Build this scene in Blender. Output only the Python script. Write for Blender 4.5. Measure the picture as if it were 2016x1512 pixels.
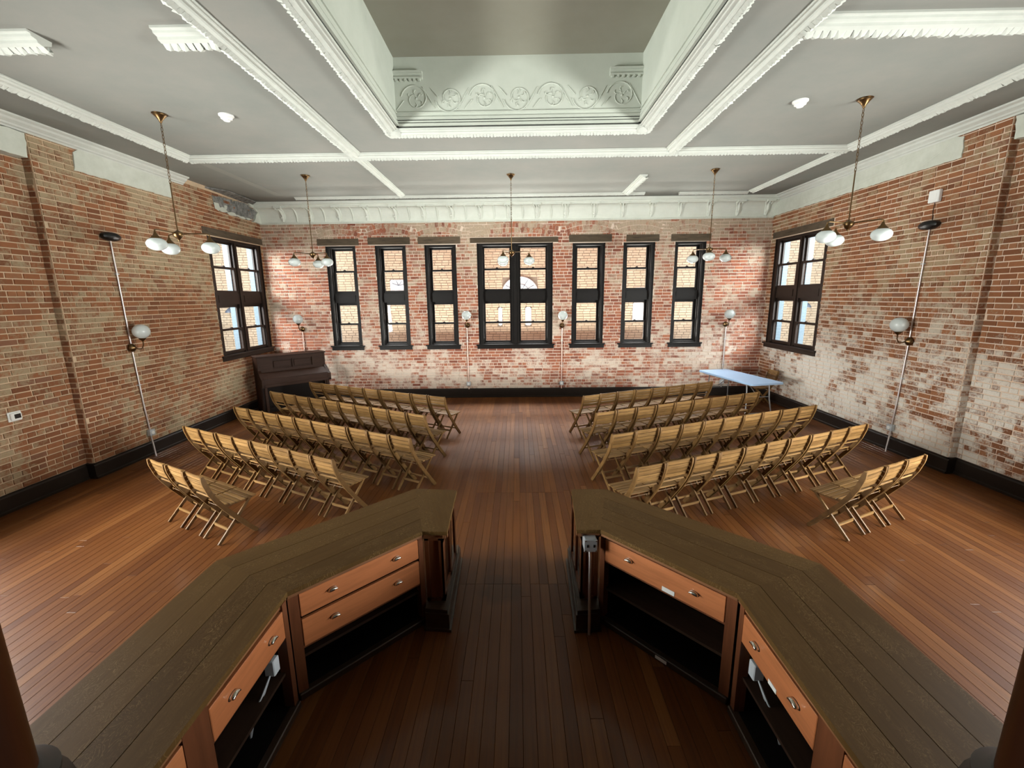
import bpy, math, random
import numpy as np
from mathutils import Matrix, Vector
random.seed(7); rng = np.random.default_rng(7)
for o in list(bpy.data.objects): bpy.data.objects.remove(o)
sc = bpy.context.scene; C = sc.collection
R = math.radians; PI = math.pi
sin, cos = math.sin, math.cos

# ------------------------------------------------------------ camera, world, daylight, exposure
FPX, EYE = 858.4, 2.54
def cam_axes(p, yw, r):
    f = Vector((-sin(yw)*cos(p), cos(yw)*cos(p), -sin(p))); ri = Vector((cos(yw), sin(yw), 0)); up = ri.cross(f)
    return cos(r)*ri+sin(r)*up, -sin(r)*ri+cos(r)*up, f
AR, AU, AF = cam_axes(R(11.3324), R(0.78855), R(-0.66978))
cd = bpy.data.cameras.new('camera'); cd.sensor_width = 36; cd.lens = FPX/2016*36; cd.clip_start = .02; cd.clip_end = 200
cam = bpy.data.objects.new('camera', cd); C.objects.link(cam)
m = Matrix.Identity(4)
for i in range(3): m[i][0], m[i][1], m[i][2] = AR[i], AU[i], -AF[i]
m.translation = (0, 0, EYE); cam.matrix_world = m
sc.camera = cam
def px(x, y, z):
    P = Vector((x, y, z-EYE)); d = P.dot(AF)
    return (1008+FPX*P.dot(AR)/d, 756-FPX*P.dot(AU)/d, d)

w = bpy.data.worlds.new('daylight_sky'); sc.world = w; w.use_nodes = True
bg = w.node_tree.nodes['Background']; bg.inputs[0].default_value = (.86, .93, 1, 1); bg.inputs[1].default_value = .95

def area(name, loc, target, sx, sy, power, col=(1, 1, 1)):
    l = bpy.data.lights.new(name, 'AREA'); l.shape = 'RECTANGLE'; l.size = sx; l.size_y = sy; l.energy = power; l.color = col
    o = bpy.data.objects.new(name, l); C.objects.link(o); o.location = loc
    o.rotation_euler = (Vector(target)-Vector(loc)).to_track_quat('-Z', 'Y').to_euler()
    return o
# bright sky over the neighbouring roof, seen by the back windows
area('daylight_over_roof', (0, 17.6, 10.2), (0, 10, 2.6), 15, 5.5, 42000, (.97, .98, 1))
# added low lamp, out of view, brightening the ceiling through the back windows
area('ceiling_uplight', (0, 13.4, .2), (0, 9.5, 4.2), 11, 1.6, 4600, (1, .98, .93))
# bright sky beside the building, raking through the two corner windows
area('daylight_left_yard', (-9.6, 6.6, 4.8), (-5.2, 11, 2.2), 5, 4, 3300, (.98, .99, 1))
area('daylight_right_yard', (9.5, 6.6, 4.8), (5.2, 11, 2.2), 5, 4, 3300, (.95, .98, 1))
# added fill lamps in assumed, unseen side openings, lifting the walls and ceiling
WARM = (.98, 1, .95)
for s in (-1, 1):
    for yc in (3.5, 1.4):
        area('side_fill_lamp', (s*6.75, yc, 1.6), (-s*1.0, yc+5.6, 2.5), 1.75, 1.4, 265 if s < 0 else 250, WARM).data.spread = R(110)
vs = sc.view_settings; vs.view_transform = 'Standard'; vs.look = 'None'; vs.exposure = 0; vs.gamma = 1; vs.use_curve_mapping = False

# ------------------------------------------------------------ materials
def lin(c): return tuple((x/255/12.92 if x/255 <= .04045 else ((x/255+.055)/1.055)**2.4) for x in c)
class NT:
    def __init__(s, name):
        s.m = bpy.data.materials.new(name); s.m.use_nodes = True; s.t = s.m.node_tree; s.n = s.t.nodes; s.b = s.n['Principled BSDF']
    def new(s, typ, **kw):
        n = s.n.new('ShaderNode'+typ)
        for k, v in kw.items(): setattr(n, k, v)
        return n
    def link(s, a, b): s.t.links.new(a, b)
    def val(s, sock, v):
        if hasattr(v, 'links') or hasattr(v, 'is_output'): s.link(v, sock)
        else: sock.default_value = v
    def math(s, op, a, b=0.0, c=None, clamp=False):
        n = s.new('Math', operation=op, use_clamp=clamp); s.val(n.inputs[0], a); s.val(n.inputs[1], b)
        if c is not None: s.val(n.inputs[2], c)
        return n.outputs[0]
    def mix(s, f, a, b, blend='MIX'):
        n = s.new('Mix', data_type='RGBA', blend_type=blend); s.val(n.inputs[0], f)
        s.val(n.inputs[6], a if hasattr(a, 'is_output') else (*a, 1)); s.val(n.inputs[7], b if hasattr(b, 'is_output') else (*b, 1))
        return n.outputs[2]
    def ramp(s, f, stops, interp='LINEAR'):
        n = s.new('ValToRGB'); n.color_ramp.interpolation = interp; e = n.color_ramp.elements
        while len(e) < len(stops): e.new(.5)
        for q, (p, c) in zip(e, stops): q.position = p; q.color = (*c, 1) if len(c) == 3 else c
        s.val(n.inputs[0], f); return n.outputs[0]
    def step(s, f, a, b):
        n = s.new('MapRange', clamp=True); s.val(n.inputs[0], f); n.inputs[1].default_value = a; n.inputs[2].default_value = b; return n.outputs[0]
    def noise(s, vec, scale, detail=4, rough=.6, dist=0.0):
        n = s.new('TexNoise'); s.link(vec, n.inputs['Vector']); n.inputs['Scale'].default_value = scale
        n.inputs['Detail'].default_value = detail; n.inputs['Roughness'].default_value = rough; n.inputs['Distortion'].default_value = dist
        return n.outputs['Fac']
    def scale(s, vec, sc_, off=None):
        n = s.new('Mapping'); s.link(vec, n.inputs[0]); n.inputs['Scale'].default_value = sc_
        if off is not None: s.link(off, n.inputs['Location'])
        return n.outputs[0]
    def pos(s): return s.new('NewGeometry').outputs['Position']
    def obj(s): return s.new('TexCoord').outputs['Object']
    def rand(s):
        a = s.new('Attribute', attribute_name='rnd').outputs['Fac']; b = s.new('ObjectInfo').outputs['Random']
        return s.math('FRACT', s.math('ADD', a, b))
    def bump(s, h, strength=.3, dist=.01):
        n = s.new('Bump'); n.inputs['Strength'].default_value = strength; n.inputs['Distance'].default_value = dist
        s.link(h, n.inputs['Height']); s.link(n.outputs[0], s.b.inputs['Normal'])
    def out(s, col, rough, **kw):
        s.val(s.b.inputs['Base Color'], col if hasattr(col, 'is_output') else (*col, 1)); s.val(s.b.inputs['Roughness'], rough)
        for k, v in kw.items(): s.val(s.b.inputs[k], v)
        return s.m
def plain(name, col, rough=.5, var=.12, sc_=20, **kw):
    t = NT(name); n = t.noise(t.obj(), sc_, 3)
    a = tuple(c*(1-var) for c in col); b = tuple(min(1, c*(1+var)) for c in col)
    return t.out(t.mix(n, a, b), rough, **kw)

def brick_mat(name, cover_stops, paint, paint2, stops, mortar=False, cover_fine=.75, top=None):
    t = NT(name); p = t.pos(); r = t.rand()
    base = t.ramp(r, stops)
    n1 = t.noise(p, .85, 5, .62); n2 = t.noise(p, 6.5, 6, .72, .6); n3 = t.noise(p, 38, 5, .7)
    xyz = t.new('SeparateXYZ'); t.link(p, xyz.inputs[0])
    zc = t.ramp(t.math('DIVIDE', xyz.outputs[2], 4.75), [(a, (b, b, b)) for a, b in cover_stops])
    r2 = t.math('FRACT', t.math('MULTIPLY', r, 7.31))
    k = t.math('ADD', t.math('MULTIPLY', n1, 1.9), t.math('MULTIPLY', n2, 1.25))
    k = t.math('ADD', k, t.math('MULTIPLY', n3, cover_fine)); k = t.math('ADD', k, t.math('MULTIPLY', r2, .38)); k = t.math('ADD', k, zc)
    cov = t.step(k, 2.10, 2.44)
    col = t.mix(t.math('MULTIPLY', n2, .6), base, tuple(.55*c for c in stops[0][1]))
    pc = t.mix(n3, paint, paint2)
    if top: pc = t.mix(t.step(t.math('ADD', xyz.outputs[2], t.math('MULTIPLY', n1, 1.2)), 2.0, 3.3), pc, t.mix(n3, top, tuple(.72*c for c in top)))
    col = t.mix(t.math('MULTIPLY', cov, .86), col, pc)
    col = t.mix(t.math('MULTIPLY', t.step(n3, .60, .78), .45), col, (.07, .045, .03))
    t.bump(t.math('ADD', n3, n2), .5, .006)
    return t.out(col, .92, **{'Specular IOR Level': .2})
REDS = [(0, (.20, .082, .040)), (.3, (.275, .112, .052)), (.6, (.335, .138, .063)), (.85, (.375, .17, .083)), (1, (.25, .125, .078))]
REDS2 = [(0, (.26, .095, .062)), (.35, (.40, .14, .082)), (.7, (.49, .185, .10)), (1, (.36, .165, .12))]
M = {}
M['brick_left'] = brick_mat('brick_left', [(0, .0), (.3, -.02), (.55, -.08), (.8, .02), (1, .2)], (.42, .345, .225), (.30, .235, .145), REDS)
M['brick_back'] = brick_mat('brick_back', [(0, .22), (.13, .16), (.24, .02), (.32, -.10), (.6, -.02), (.8, .12), (.88, .26), (1, .2)], (.78, .69, .59), (.55, .46, .37), REDS2, top=(.55, .45, .33))
M['brick_right'] = brick_mat('brick_right', [(0, .24), (.26, .20), (.40, .0), (.52, -.22), (.8, -.26), (1, -.05)], (.82, .80, .74), (.60, .57, .50), REDS, top=(.42, .32, .20))
M['brick_rear'] = plain('brick_rear', (.35, .2, .13), .9)
def mortar_mat(name, c1, c2):
    t = NT(name); p = t.pos(); n = t.noise(p, 3, 5, .65); n2 = t.noise(p, 60, 3)
    t.bump(n2, .5, .004)
    return t.out(t.mix(t.step(n, .35, .65), c1, c2), .95, **{'Specular IOR Level': .15})
M['mortar_left'] = mortar_mat('mortar_left', (.60, .44, .30), (.50, .385, .265))
M['mortar_back'] = mortar_mat('mortar_back', (.76, .61, .50), (.70, .59, .50))
M['mortar_right'] = mortar_mat('mortar_right', (.66, .48, .35), (.68, .57, .46))
M['buff_brick'] = (lambda t: t.out(t.mix(t.noise(t.pos(), 8, 4), t.ramp(t.rand(), [(0, (.235, .178, .118)), (.5, (.285, .225, .155)), (1, (.325, .265, .19))]), (.24, .195, .14)), .9))(NT('buff_brick'))
M['buff_mortar'] = plain('buff_mortar', (.125, .10, .075), .95)
def plaster(name, c1, c2, sc_=1.1, bump=.12):
    t = NT(name); p = t.pos(); n = t.noise(p, sc_, 6, .65); f = t.noise(p, 34, 4)
    t.bump(f, bump, .004); return t.out(t.mix(t.step(n, .3, .7), c1, c2), .8, **{'Specular IOR Level': .25})
M['ceiling'] = plaster('ceiling_plaster', (.196, .205, .187), (.236, .231, .208))
M['molding'] = plaster('molding_plaster', (.52, .545, .50), (.575, .595, .55), 6, .06)
M['cornice'] = plaster('cornice_plaster', (.66, .69, .62), (.72, .75, .68), 6, .06)
M['frieze'] = plaster('frieze_plaster', (.50, .525, .455), (.59, .615, .545), 5, .12)
M['well'] = plaster('well_plaster', (.455, .49, .43), (.51, .54, .48), 2.5, .06)
M['well_top'] = plaster('well_top_plaster', (.26, .25, .20), (.29, .28, .23), 1.5)
M['ghost'] = plaster('ghost_plaster', (.24, .24, .21), (.27, .27, .24))
M['dark_plaster'] = plaster('dark_plaster', (.08, .08, .075), (.30, .30, .28), 14, .4)
def wood(name, c1, c2, c3, sc_=(1.5, 26, 26), rough=.42, coat=0.0, space='obj', amount=.55, croug=.15, spec=.5):
    t = NT(name); r = t.rand(); v = t.obj() if space == 'obj' else t.pos()
    off = t.new('CombineXYZ'); t.link(t.math('MULTIPLY', r, 37.0), off.inputs[0]); t.link(t.math('MULTIPLY', r, 19.0), off.inputs[1]); t.link(t.math('MULTIPLY', r, 11.0), off.inputs[2])
    v = t.scale(v, sc_, off.outputs[0])
    n = t.noise(v, 1.0, 5, .6, .6); n2 = t.noise(v, 4.0, 3, .6)
    base = t.ramp(r, [(0, c1), (.5, c2), (1, c3)])
    col = t.mix(t.math('MULTIPLY', t.step(n, .42, .68), amount), base, tuple(.42*c for c in c1))
    col = t.mix(t.math('MULTIPLY', n2, .22), col, tuple(.5*c for c in c1))
    t.bump(n2, .08, .002)
    return t.out(col, rough, **{'Coat Weight': coat, 'Coat Roughness': croug, 'Specular IOR Level': spec})
M['chair'] = wood('acacia_slat', (.17, .088, .027), (.24, .129, .042), (.315, .177, .064), (2.0, 60, 60), .45, amount=.85, spec=.3)
M['chair_rail'] = wood('acacia_rail', (.12, .060, .019), (.16, .083, .027), (.20, .108, .036), (40, 9, 9), .45, spec=.22)
def floor_mat():
    t = NT('floor_boards'); r = t.rand(); p = t.pos()
    off = t.new('CombineXYZ'); t.link(t.math('MULTIPLY', r, 31.0), off.inputs[0]); t.link(t.math('MULTIPLY', r, 17.0), off.inputs[1])
    v = t.scale(p, (38, 1.1, 20), off.outputs[0])
    n = t.noise(v, 1, 5, .6, .4); big = t.noise(p, .8, 3)
    base = t.ramp(r, [(0, (.088, .027, .0058)), (.35, (.115, .038, .0082)), (.7, (.135, .046, .0105)), (.95, (.16, .059, .0148)), (1, (.19, .075, .021))])
    col = t.mix(t.math('MULTIPLY', t.step(n, .4, .7), .55), base, (.055, .017, .006))
    col = t.mix(t.math('MULTIPLY', t.step(big, .5, .75), .25), col, (.10, .04, .017))
    # old dark water stain in the aisle
    xyz = t.new('SeparateXYZ'); t.link(p, xyz.inputs[0])
    dx = t.math('DIVIDE', t.math('ADD', xyz.outputs[0], .17), .26); dy = t.math('DIVIDE', t.math('ADD', xyz.outputs[1], -3.42), .24)
    d = t.math('ADD', t.math('POWER', t.math('ABSOLUTE', dx), 2.0), t.math('POWER', t.math('ABSOLUTE', dy), 2.0))
    d = t.math('ADD', d, t.math('MULTIPLY', t.noise(p, 7, 4), 1.4))
    col = t.mix(t.math('MULTIPLY', t.math('SUBTRACT', 1.0, t.step(d, .9, 1.6)), .5), col, (.03, .014, .007))
    t.bump(n, .05, .002)
    return t.out(col, t.math('ADD', .45, t.math('MULTIPLY', t.noise(p, 5, 3), .16)), **{'Specular IOR Level': .14, 'Coat Weight': .24, 'Coat Roughness': .15, 'Coat IOR': 1.5})
M['floor'] = floor_mat()
M['floor_gap'] = plain('floor_gap', (.02, .008, .004), .8)
def oak():
    t = NT('oak_top'); r = t.rand(); v = t.obj()
    off = t.new('CombineXYZ'); t.link(t.math('MULTIPLY', r, 23.0), off.inputs[0]); t.link(t.math('MULTIPLY', r, 41.0), off.inputs[1])
    g = t.noise(t.scale(v, (2, 60, 20), off.outputs[0]), 1, 4, .6)
    wv = t.noise(t.scale(v, (9, 15, 4), off.outputs[0]), 1, 3, .55, 1.2)
    fl = t.math('ABSOLUTE', t.math('SUBTRACT', t.math('FRACT', t.math('MULTIPLY', wv, 14.0)), .5))
    fl = t.step(fl, .36, .5)
    fl = t.math('MULTIPLY', fl, t.step(t.noise(t.scale(v, (3, 8, 3), off.outputs[0]), 1, 3), .42, .6))
    base = t.ramp(r, [(0, (.080, .043, .0135)), (.5, (.098, .053, .0165)), (1, (.138, .077, .025))])
    col = t.mix(t.math('MULTIPLY', g, .5), base, (.026, .0135, .0048))
    col = t.mix(t.math('MULTIPLY', fl, .75), col, (.20, .128, .052))
    t.bump(g, .06, .002)
    return t.out(col, .5, **{'Specular IOR Level': .08})
M['oak'] = oak()
M['oak_edge'] = wood('oak_edge', (.20, .085, .035), (.24, .105, .045), (.27, .12, .05), (3, 30, 30), .4, .2)
M['drawer'] = wood('drawer_oak', (.44, .15, .056), (.50, .178, .067), (.54, .20, .078), (2.5, 30, 30), .36, .3, amount=.35)
M['cab'] = wood('cabinet_oak', (.135, .045, .018), (.165, .056, .022), (.19, .066, .027), (22, 22, 1.6), .36, .3)
M['plinth'] = wood('plinth_oak', (.035, .020, .012), (.045, .025, .014), (.052, .03, .016), (3, 20, 20), .4, .2)
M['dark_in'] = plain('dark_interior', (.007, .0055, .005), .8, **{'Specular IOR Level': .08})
M['shelf'] = wood('shelf_wood', (.03, .015, .009), (.036, .018, .010), (.042, .022, .013), (3, 25, 25), .6, spec=.2)
M['column'] = wood('column_wood', (.035, .0095, .0026), (.042, .0115, .003), (.048, .0135, .0036), (14, 14, 1), .4, .1, spec=.2)
M['col_base'] = plain('column_base', (.024, .019, .015), .5)
M['win'] = plain('window_black_wood', (.009, .0075, .0068), .45, .3, 8, **{'Specular IOR Level': .2})
M['win_brown'] = plain('window_brown_wood', (.022, .014, .0105), .45, .3, 8, **{'Specular IOR Level': .22})
M['base'] = plain('baseboard_paint', (.018, .0125, .0095), .45, .25, 6, **{'Specular IOR Level': .22})
M['lintel'] = wood('old_lintel', (.085, .06, .036), (.11, .08, .05), (.14, .10, .064), (3, 30, 16), .9, 0, amount=.7)
M['storm'] = plain('storm_frame', (.075, .115, .145), .6)
M['piano'] = wood('piano_wood', (.034, .0145, .0085), (.039, .0175, .0105), (.044, .0205, .0125), (2, 25, 25), .55, 0, spec=.12)
M['piano_key'] = plain('piano_dark', (.010, .006, .0045), .6, **{'Specular IOR Level': .1})
M['brass'] = plain('antique_brass', (.17, .105, .048), .34, .2, 10, Metallic=1.0)
M['steel'] = plain('conduit_steel', (.62, .58, .57), .36, .08, 10, Metallic=.85)
M['galv'] = plain('galvanised', (.55, .60, .64), .42, .12, 30, Metallic=.6)
M['copper'] = plain('conduit_copper', (.72, .52, .44), .36, .08, 10, Metallic=.7)
M['chrome'] = plain('chrome', (.62, .58, .52), .2, .05, 10, Metallic=1.0)
M['black'] = plain('black_plastic', (.005, .005, .005), .35)
M['white'] = plain('white_plastic', (.80, .81, .79), .4, .03)
M['screen'] = plain('screen_black', (.02, .02, .022), .2)
M['paper'] = plain('paper', (.75, .76, .74), .7, .06)
M['cable'] = plain('cable_grey', (.55, .60, .64), .5)
M['table'] = plain('table_plastic', (.36, .52, .74), .42, .03)
M['table_leg'] = plain('table_leg_metal', (.28, .28, .29), .35, .1, Metallic=.5)
M['ext_white'] = plain('ext_white', (.42, .46, .48), .6, .05)
M['ext_dark'] = plain('ext_dark', (.035, .05, .075), .5)
M['ext_glass'] = plain('ext_glass', (.55, .62, .68), .15, .15, 3)
M['ext_dark_ground'] = plain('ext_dark_ground', (.10, .10, .10), .9)
M['bounce_damper'] = plain('bounce_damper_dark', (.10, .05, .04), .9)
def opal():
    t = NT('opal_glass'); t.b.inputs['Base Color'].default_value = (.70, .75, .74, 1); t.b.inputs['Roughness'].default_value = .12
    t.b.inputs['Coat Weight'].default_value = .5; t.b.inputs['Coat Roughness'].default_value = .04
    tr = t.new('BsdfTranslucent'); tr.inputs[0].default_value = (.70, .76, .75, 1); mx = t.new('MixShader'); mx.inputs[0].default_value = .3
    t.link(t.b.outputs[0], mx.inputs[1]); t.link(tr.outputs[0], mx.inputs[2]); t.link(mx.outputs[0], t.n['Material Output'].inputs[0]); return t.m
M['opal'] = opal()
def pane_glass():
    t = NT('window_glass'); tr = t.new('BsdfTransparent'); tr.inputs[0].default_value = (.93, .94, .93, 1)
    gl = t.new('BsdfGlossy'); gl.inputs['Roughness'].default_value = .02; lw = t.new('LayerWeight'); lw.inputs[0].default_value = .5; fac = t.math('ADD', .025, t.math('MULTIPLY', t.math('POWER', lw.outputs['Facing'], 4.0), .5))
    mx = t.new('MixShader'); t.link(fac, mx.inputs[0]); t.link(tr.outputs[0], mx.inputs[1]); t.link(gl.outputs[0], mx.inputs[2])
    t.link(mx.outputs[0], t.n['Material Output'].inputs[0]); return t.m
M['glass'] = pane_glass()

# ------------------------------------------------------------ mesh helpers
class MB:
    def __init__(s): s.v = []; s.f = []
    def add(s, v, f):
        k = len(s.v); s.v += [tuple(q) for q in v]; s.f += [tuple(i+k for i in q) for q in f]; return s
    def box(s, x0, x1, y0, y1, z0, z1, bev=0.0):
        x0, x1 = min(x0, x1), max(x0, x1); y0, y1 = min(y0, y1), max(y0, y1); z0, z1 = min(z0, z1), max(z0, z1)
        if bev <= 0:
            return s.add([(x, y, z) for z in (z0, z1) for x, y in ((x0, y0), (x1, y0), (x1, y1), (x0, y1))],
                         [(3, 2, 1, 0), (4, 5, 6, 7), (0, 1, 5, 4), (1, 2, 6, 5), (2, 3, 7, 6), (3, 0, 4, 7)])
        b = min(bev, (x1-x0)*.4, (y1-y0)*.4, (z1-z0)*.4)
        def ring(a, z): return [(x0+a+0, y0+b, z), (x0+b+a*0, y0+a, z)] if 0 else None
        v = []
        for z, i in ((z0, b), (z0+b, 0), (z1-b, 0), (z1, b)):
            c = b if i == 0 else 1.6*b
            v += [(x0+i, y0+c, z), (x0+c, y0+i, z), (x1-c, y0+i, z), (x1-i, y0+c, z), (x1-i, y1-c, z), (x1-c, y1-i, z), (x0+c, y1-i, z), (x0+i, y1-c, z)]
        f = [tuple(range(7, -1, -1)), tuple(range(24, 32))]
        for k in range(3):
            for j in range(8): a = k*8+j; b2 = k*8+(j+1) % 8; f.append((a, b2, b2+8, a+8))
        return s.add(v, f)
    def prism(s, poly, z0, z1):
        n = len(poly); a = sum(poly[i][0]*poly[(i+1) % n][1]-poly[(i+1) % n][0]*poly[i][1] for i in range(n))
        if a < 0: poly = poly[::-1]
        return s.add([(x, y, z0) for x, y in poly]+[(x, y, z1) for x, y in poly],
                     [tuple(range(n-1, -1, -1)), tuple(range(n, 2*n))]+[(i, (i+1) % n, n+(i+1) % n, n+i) for i in range(n)])
    def extr(s, poly, fn, a, b):
        """closed profile poly [(p,q)] swept between parameters a and b; fn(p,q,t)->xyz"""
        n = len(poly)
        s.add([fn(p, q, a) for p, q in poly]+[fn(p, q, b) for p, q in poly],
              [tuple(range(n-1, -1, -1)), tuple(range(n, 2*n))]+[(i, (i+1) % n, n+(i+1) % n, n+i) for i in range(n)])
        return s
    def tube(s, path, r, n=8, cap=True, closed=False):
        P = [Vector(p) for p in path]; N = len(P); rr = r if isinstance(r, (list, tuple)) else [r]*N; v = []; ref = None
        for i in range(N):
            if closed: t = P[(i+1) % N]-P[i-1]
            else: t = (P[min(i+1, N-1)]-P[max(i-1, 0)])
            t.normalize()
            if ref is None: ref = Vector((0, 0, 1)) if abs(t.z) < .9 else Vector((1, 0, 0))
            u = t.cross(ref); u.normalize(); q = u.cross(t); ref = q
            v += [P[i]+rr[i]*(cos(2*PI*k/n)*u+sin(2*PI*k/n)*q) for k in range(n)]
        f = [(i*n+k, i*n+(k+1) % n, (i+1)*n+(k+1) % n, (i+1)*n+k) for i in range(N-1) for k in range(n)]
        if closed: f += [((N-1)*n+k, (N-1)*n+(k+1) % n, (k+1) % n, k) for k in range(n)]
        elif cap: f += [tuple(range(n-1, -1, -1)), tuple(range((N-1)*n, N*n))]
        return s.add(v, f)
    def lathe(s, prof, c=(0, 0, 0), n=20, M_=None):
        v = []; k = len(prof)
        for r, z in prof:
            for i in range(n): v.append(Vector((r*cos(2*PI*i/n), r*sin(2*PI*i/n), z)))
        if M_ is not None: v = [M_ @ q for q in v]
        v = [q+Vector(c) for q in v]
        f = [(j*n+i, j*n+(i+1) % n, (j+1)*n+(i+1) % n, (j+1)*n+i) for j in range(k-1) for i in range(n)]
        f += [tuple(range(n-1, -1, -1)), tuple(range((k-1)*n, k*n))]
        return s.add(v, f)
    def ribbon(s, path, side, wid, thk):
        """flat bar following path; side = unit width axis; thickness across path and side"""
        P = [Vector(p) for p in path]; S = Vector(side); v = []
        for i in range(len(P)):
            t = P[min(i+1, len(P)-1)]-P[max(i-1, 0)]; t.normalize(); q = t.cross(S); q.normalize()
            ww = wid[i] if isinstance(wid, (list, tuple)) else wid
            v += [P[i]+S*(a*thk/2)+q*(b*ww/2) for a, b in ((-1, -1), (1, -1), (1, 1), (-1, 1))]
        n = len(P)
        f = [(i*4+k, i*4+(k+1) % 4, (i+1)*4+(k+1) % 4, (i+1)*4+k) for i in range(n-1) for k in range(4)]
        return s.add(v, f+[(3, 2, 1, 0), tuple(range(4*n-4, 4*n))])
    def build(s, name, mat, parent=None, smooth=False, loc=None, rnd=None):
        me = bpy.data.meshes.new(name); me.from_pydata(s.v, [], s.f); me.update()
        if rnd is not None:
            a = me.attributes.new('rnd', 'FLOAT', 'POINT'); a.data.foreach_set('value', np.asarray(rnd, dtype=np.float32))
        if mat: me.materials.append(M[mat] if isinstance(mat, str) else mat)
        if smooth:
            me.polygons.foreach_set('use_smooth', [True]*len(me.polygons)); me.set_sharp_from_angle(angle=R(40))
        o = bpy.data.objects.new(name, me); C.objects.link(o)
        if parent: o.parent = parent
        if loc: o.location = loc
        return o
def tag(o, label, cat, group=None, kind=None):
    if label: o['label'] = label
    if cat: o['category'] = cat
    if group: o['group'] = group
    if kind: o['kind'] = kind
    return o
def empty(name, loc=(0, 0, 0), rz=0.0):
    o = bpy.data.objects.new(name, None); C.objects.link(o); o.location = loc; o.rotation_euler = (0, 0, rz); o.empty_display_size = .1; return o
def thing(name, label, cat, loc=(0, 0, 0), rz=0.0, group=None, kind=None): return tag(empty(name, loc, rz), label, cat, group, kind)
def struct(o, label=None, cat=None): o['kind'] = 'structure'; return tag(o, label, cat)
def stuff(o): o['kind'] = 'stuff'; return o
def copy_tree(o, parent=None):
    c = o.copy(); C.objects.link(c); c.parent = parent
    for ch in list(o.children): copy_tree(ch, c)
    return c
ORD = ['first', 'second', 'third', 'fourth', 'fifth', 'sixth', 'seventh', 'eighth', 'ninth', 'tenth']

# ------------------------------------------------------------ the shell of the hall
XL, XR, YB, ZC = -6.19, 6.108, 11.0, 4.77
NICH, YN = .12, 5.95            # the side walls step back by NICH in front of YN
YR = -4.0
COURSE, JT, UNIT = .0745, .011, .21
def rects_minus(u0, u1, z0, z1, holes):
    us = sorted({u0, u1, *[max(u0, min(u1, h[k])) for h in holes for k in (0, 1)]}); out = []
    for a, b in zip(us[:-1], us[1:]):
        if b-a < 1e-5: continue
        hs = sorted((max(z0, h[2]), min(z1, h[3])) for h in holes if h[0] < (a+b)/2 < h[1]); z = z0
        for p, q in hs:
            if p > z+1e-5: out.append((a, b, z, p))
            z = max(z, q)
        if z < z1-1e-5: out.append((a, b, z, z1))
    return out
def bricks(u0, u1, z0, z1, holes, header=6):
    out = []; i = 0; z = z0
    while z < z1-.02:
        zt = min(z+COURSE, z1); za, zb = z+JT/2, zt-JT/2; zm = (za+zb)/2
        un = UNIT/2 if i % header == header-1 else UNIT
        u = u0-random.choice((0, .5))*un-random.random()*.02
        hs = [h for h in holes if h[2] < zm < h[3]]
        while u < u1:
            l = un*random.uniform(.96, 1.04); a, b = max(u, u0)+JT/2, min(u+l, u1)-JT/2; u += l
            segs = [(a, b)]
            for h in hs:
                segs = [s for p, q in segs for s in ((p, min(q, h[0]-.004)), (max(p, h[1]+.004), q)) if s[1]-s[0] > .028]
            out += [(p, q, za, zb) for p, q in segs if q-p > .028]
        z += COURSE; i += 1
    return out
def brick_mass(name, rs, fn, mat, parent, proud=(.006, .013), rough=.004):
    n = len(rs); a = np.array(rs); j = lambda k=rough: rng.uniform(-k, k, n)
    d = rng.uniform(proud[0], proud[1], n); ch = .004
    V = np.zeros((n, 8, 3)); k = 0
    for dep, ins in ((None, 0), (1, ch)):
        for su, szz in ((0, 2), (1, 2), (1, 3), (0, 3)):
            u = a[:, su]+(ins if su == 0 else -ins)+(j()*.8 if dep else 0); z = a[:, szz]+(ins if szz == 2 else -ins)+(j()*.6 if dep else 0)
            dd = d+j(.0015) if dep else np.full(n, -.005)
            V[:, k] = np.stack(fn(u, dd, z), -1); k += 1
    base = np.arange(n)[:, None, None]*8
    F = (np.array([(4, 5, 6, 7), (0, 1, 5, 4), (1, 2, 6, 5), (2, 3, 7, 6), (3, 0, 4, 7)])[None]+base).reshape(-1, 4)
    mb = MB(); mb.v = V.reshape(-1, 3).tolist(); mb.f = F.tolist()
    o = mb.build(name, mat, parent, rnd=np.repeat(rng.random(n), 8)); return stuff(o)
def seg_fn(wall, x0):
    if wall == 'back': return lambda u, d, z: (u, YB-d, z)
    if wall == 'left': return lambda u, d, z: (x0+d, u, z)
    return lambda u, d, z: (x0-d, u, z)
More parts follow.
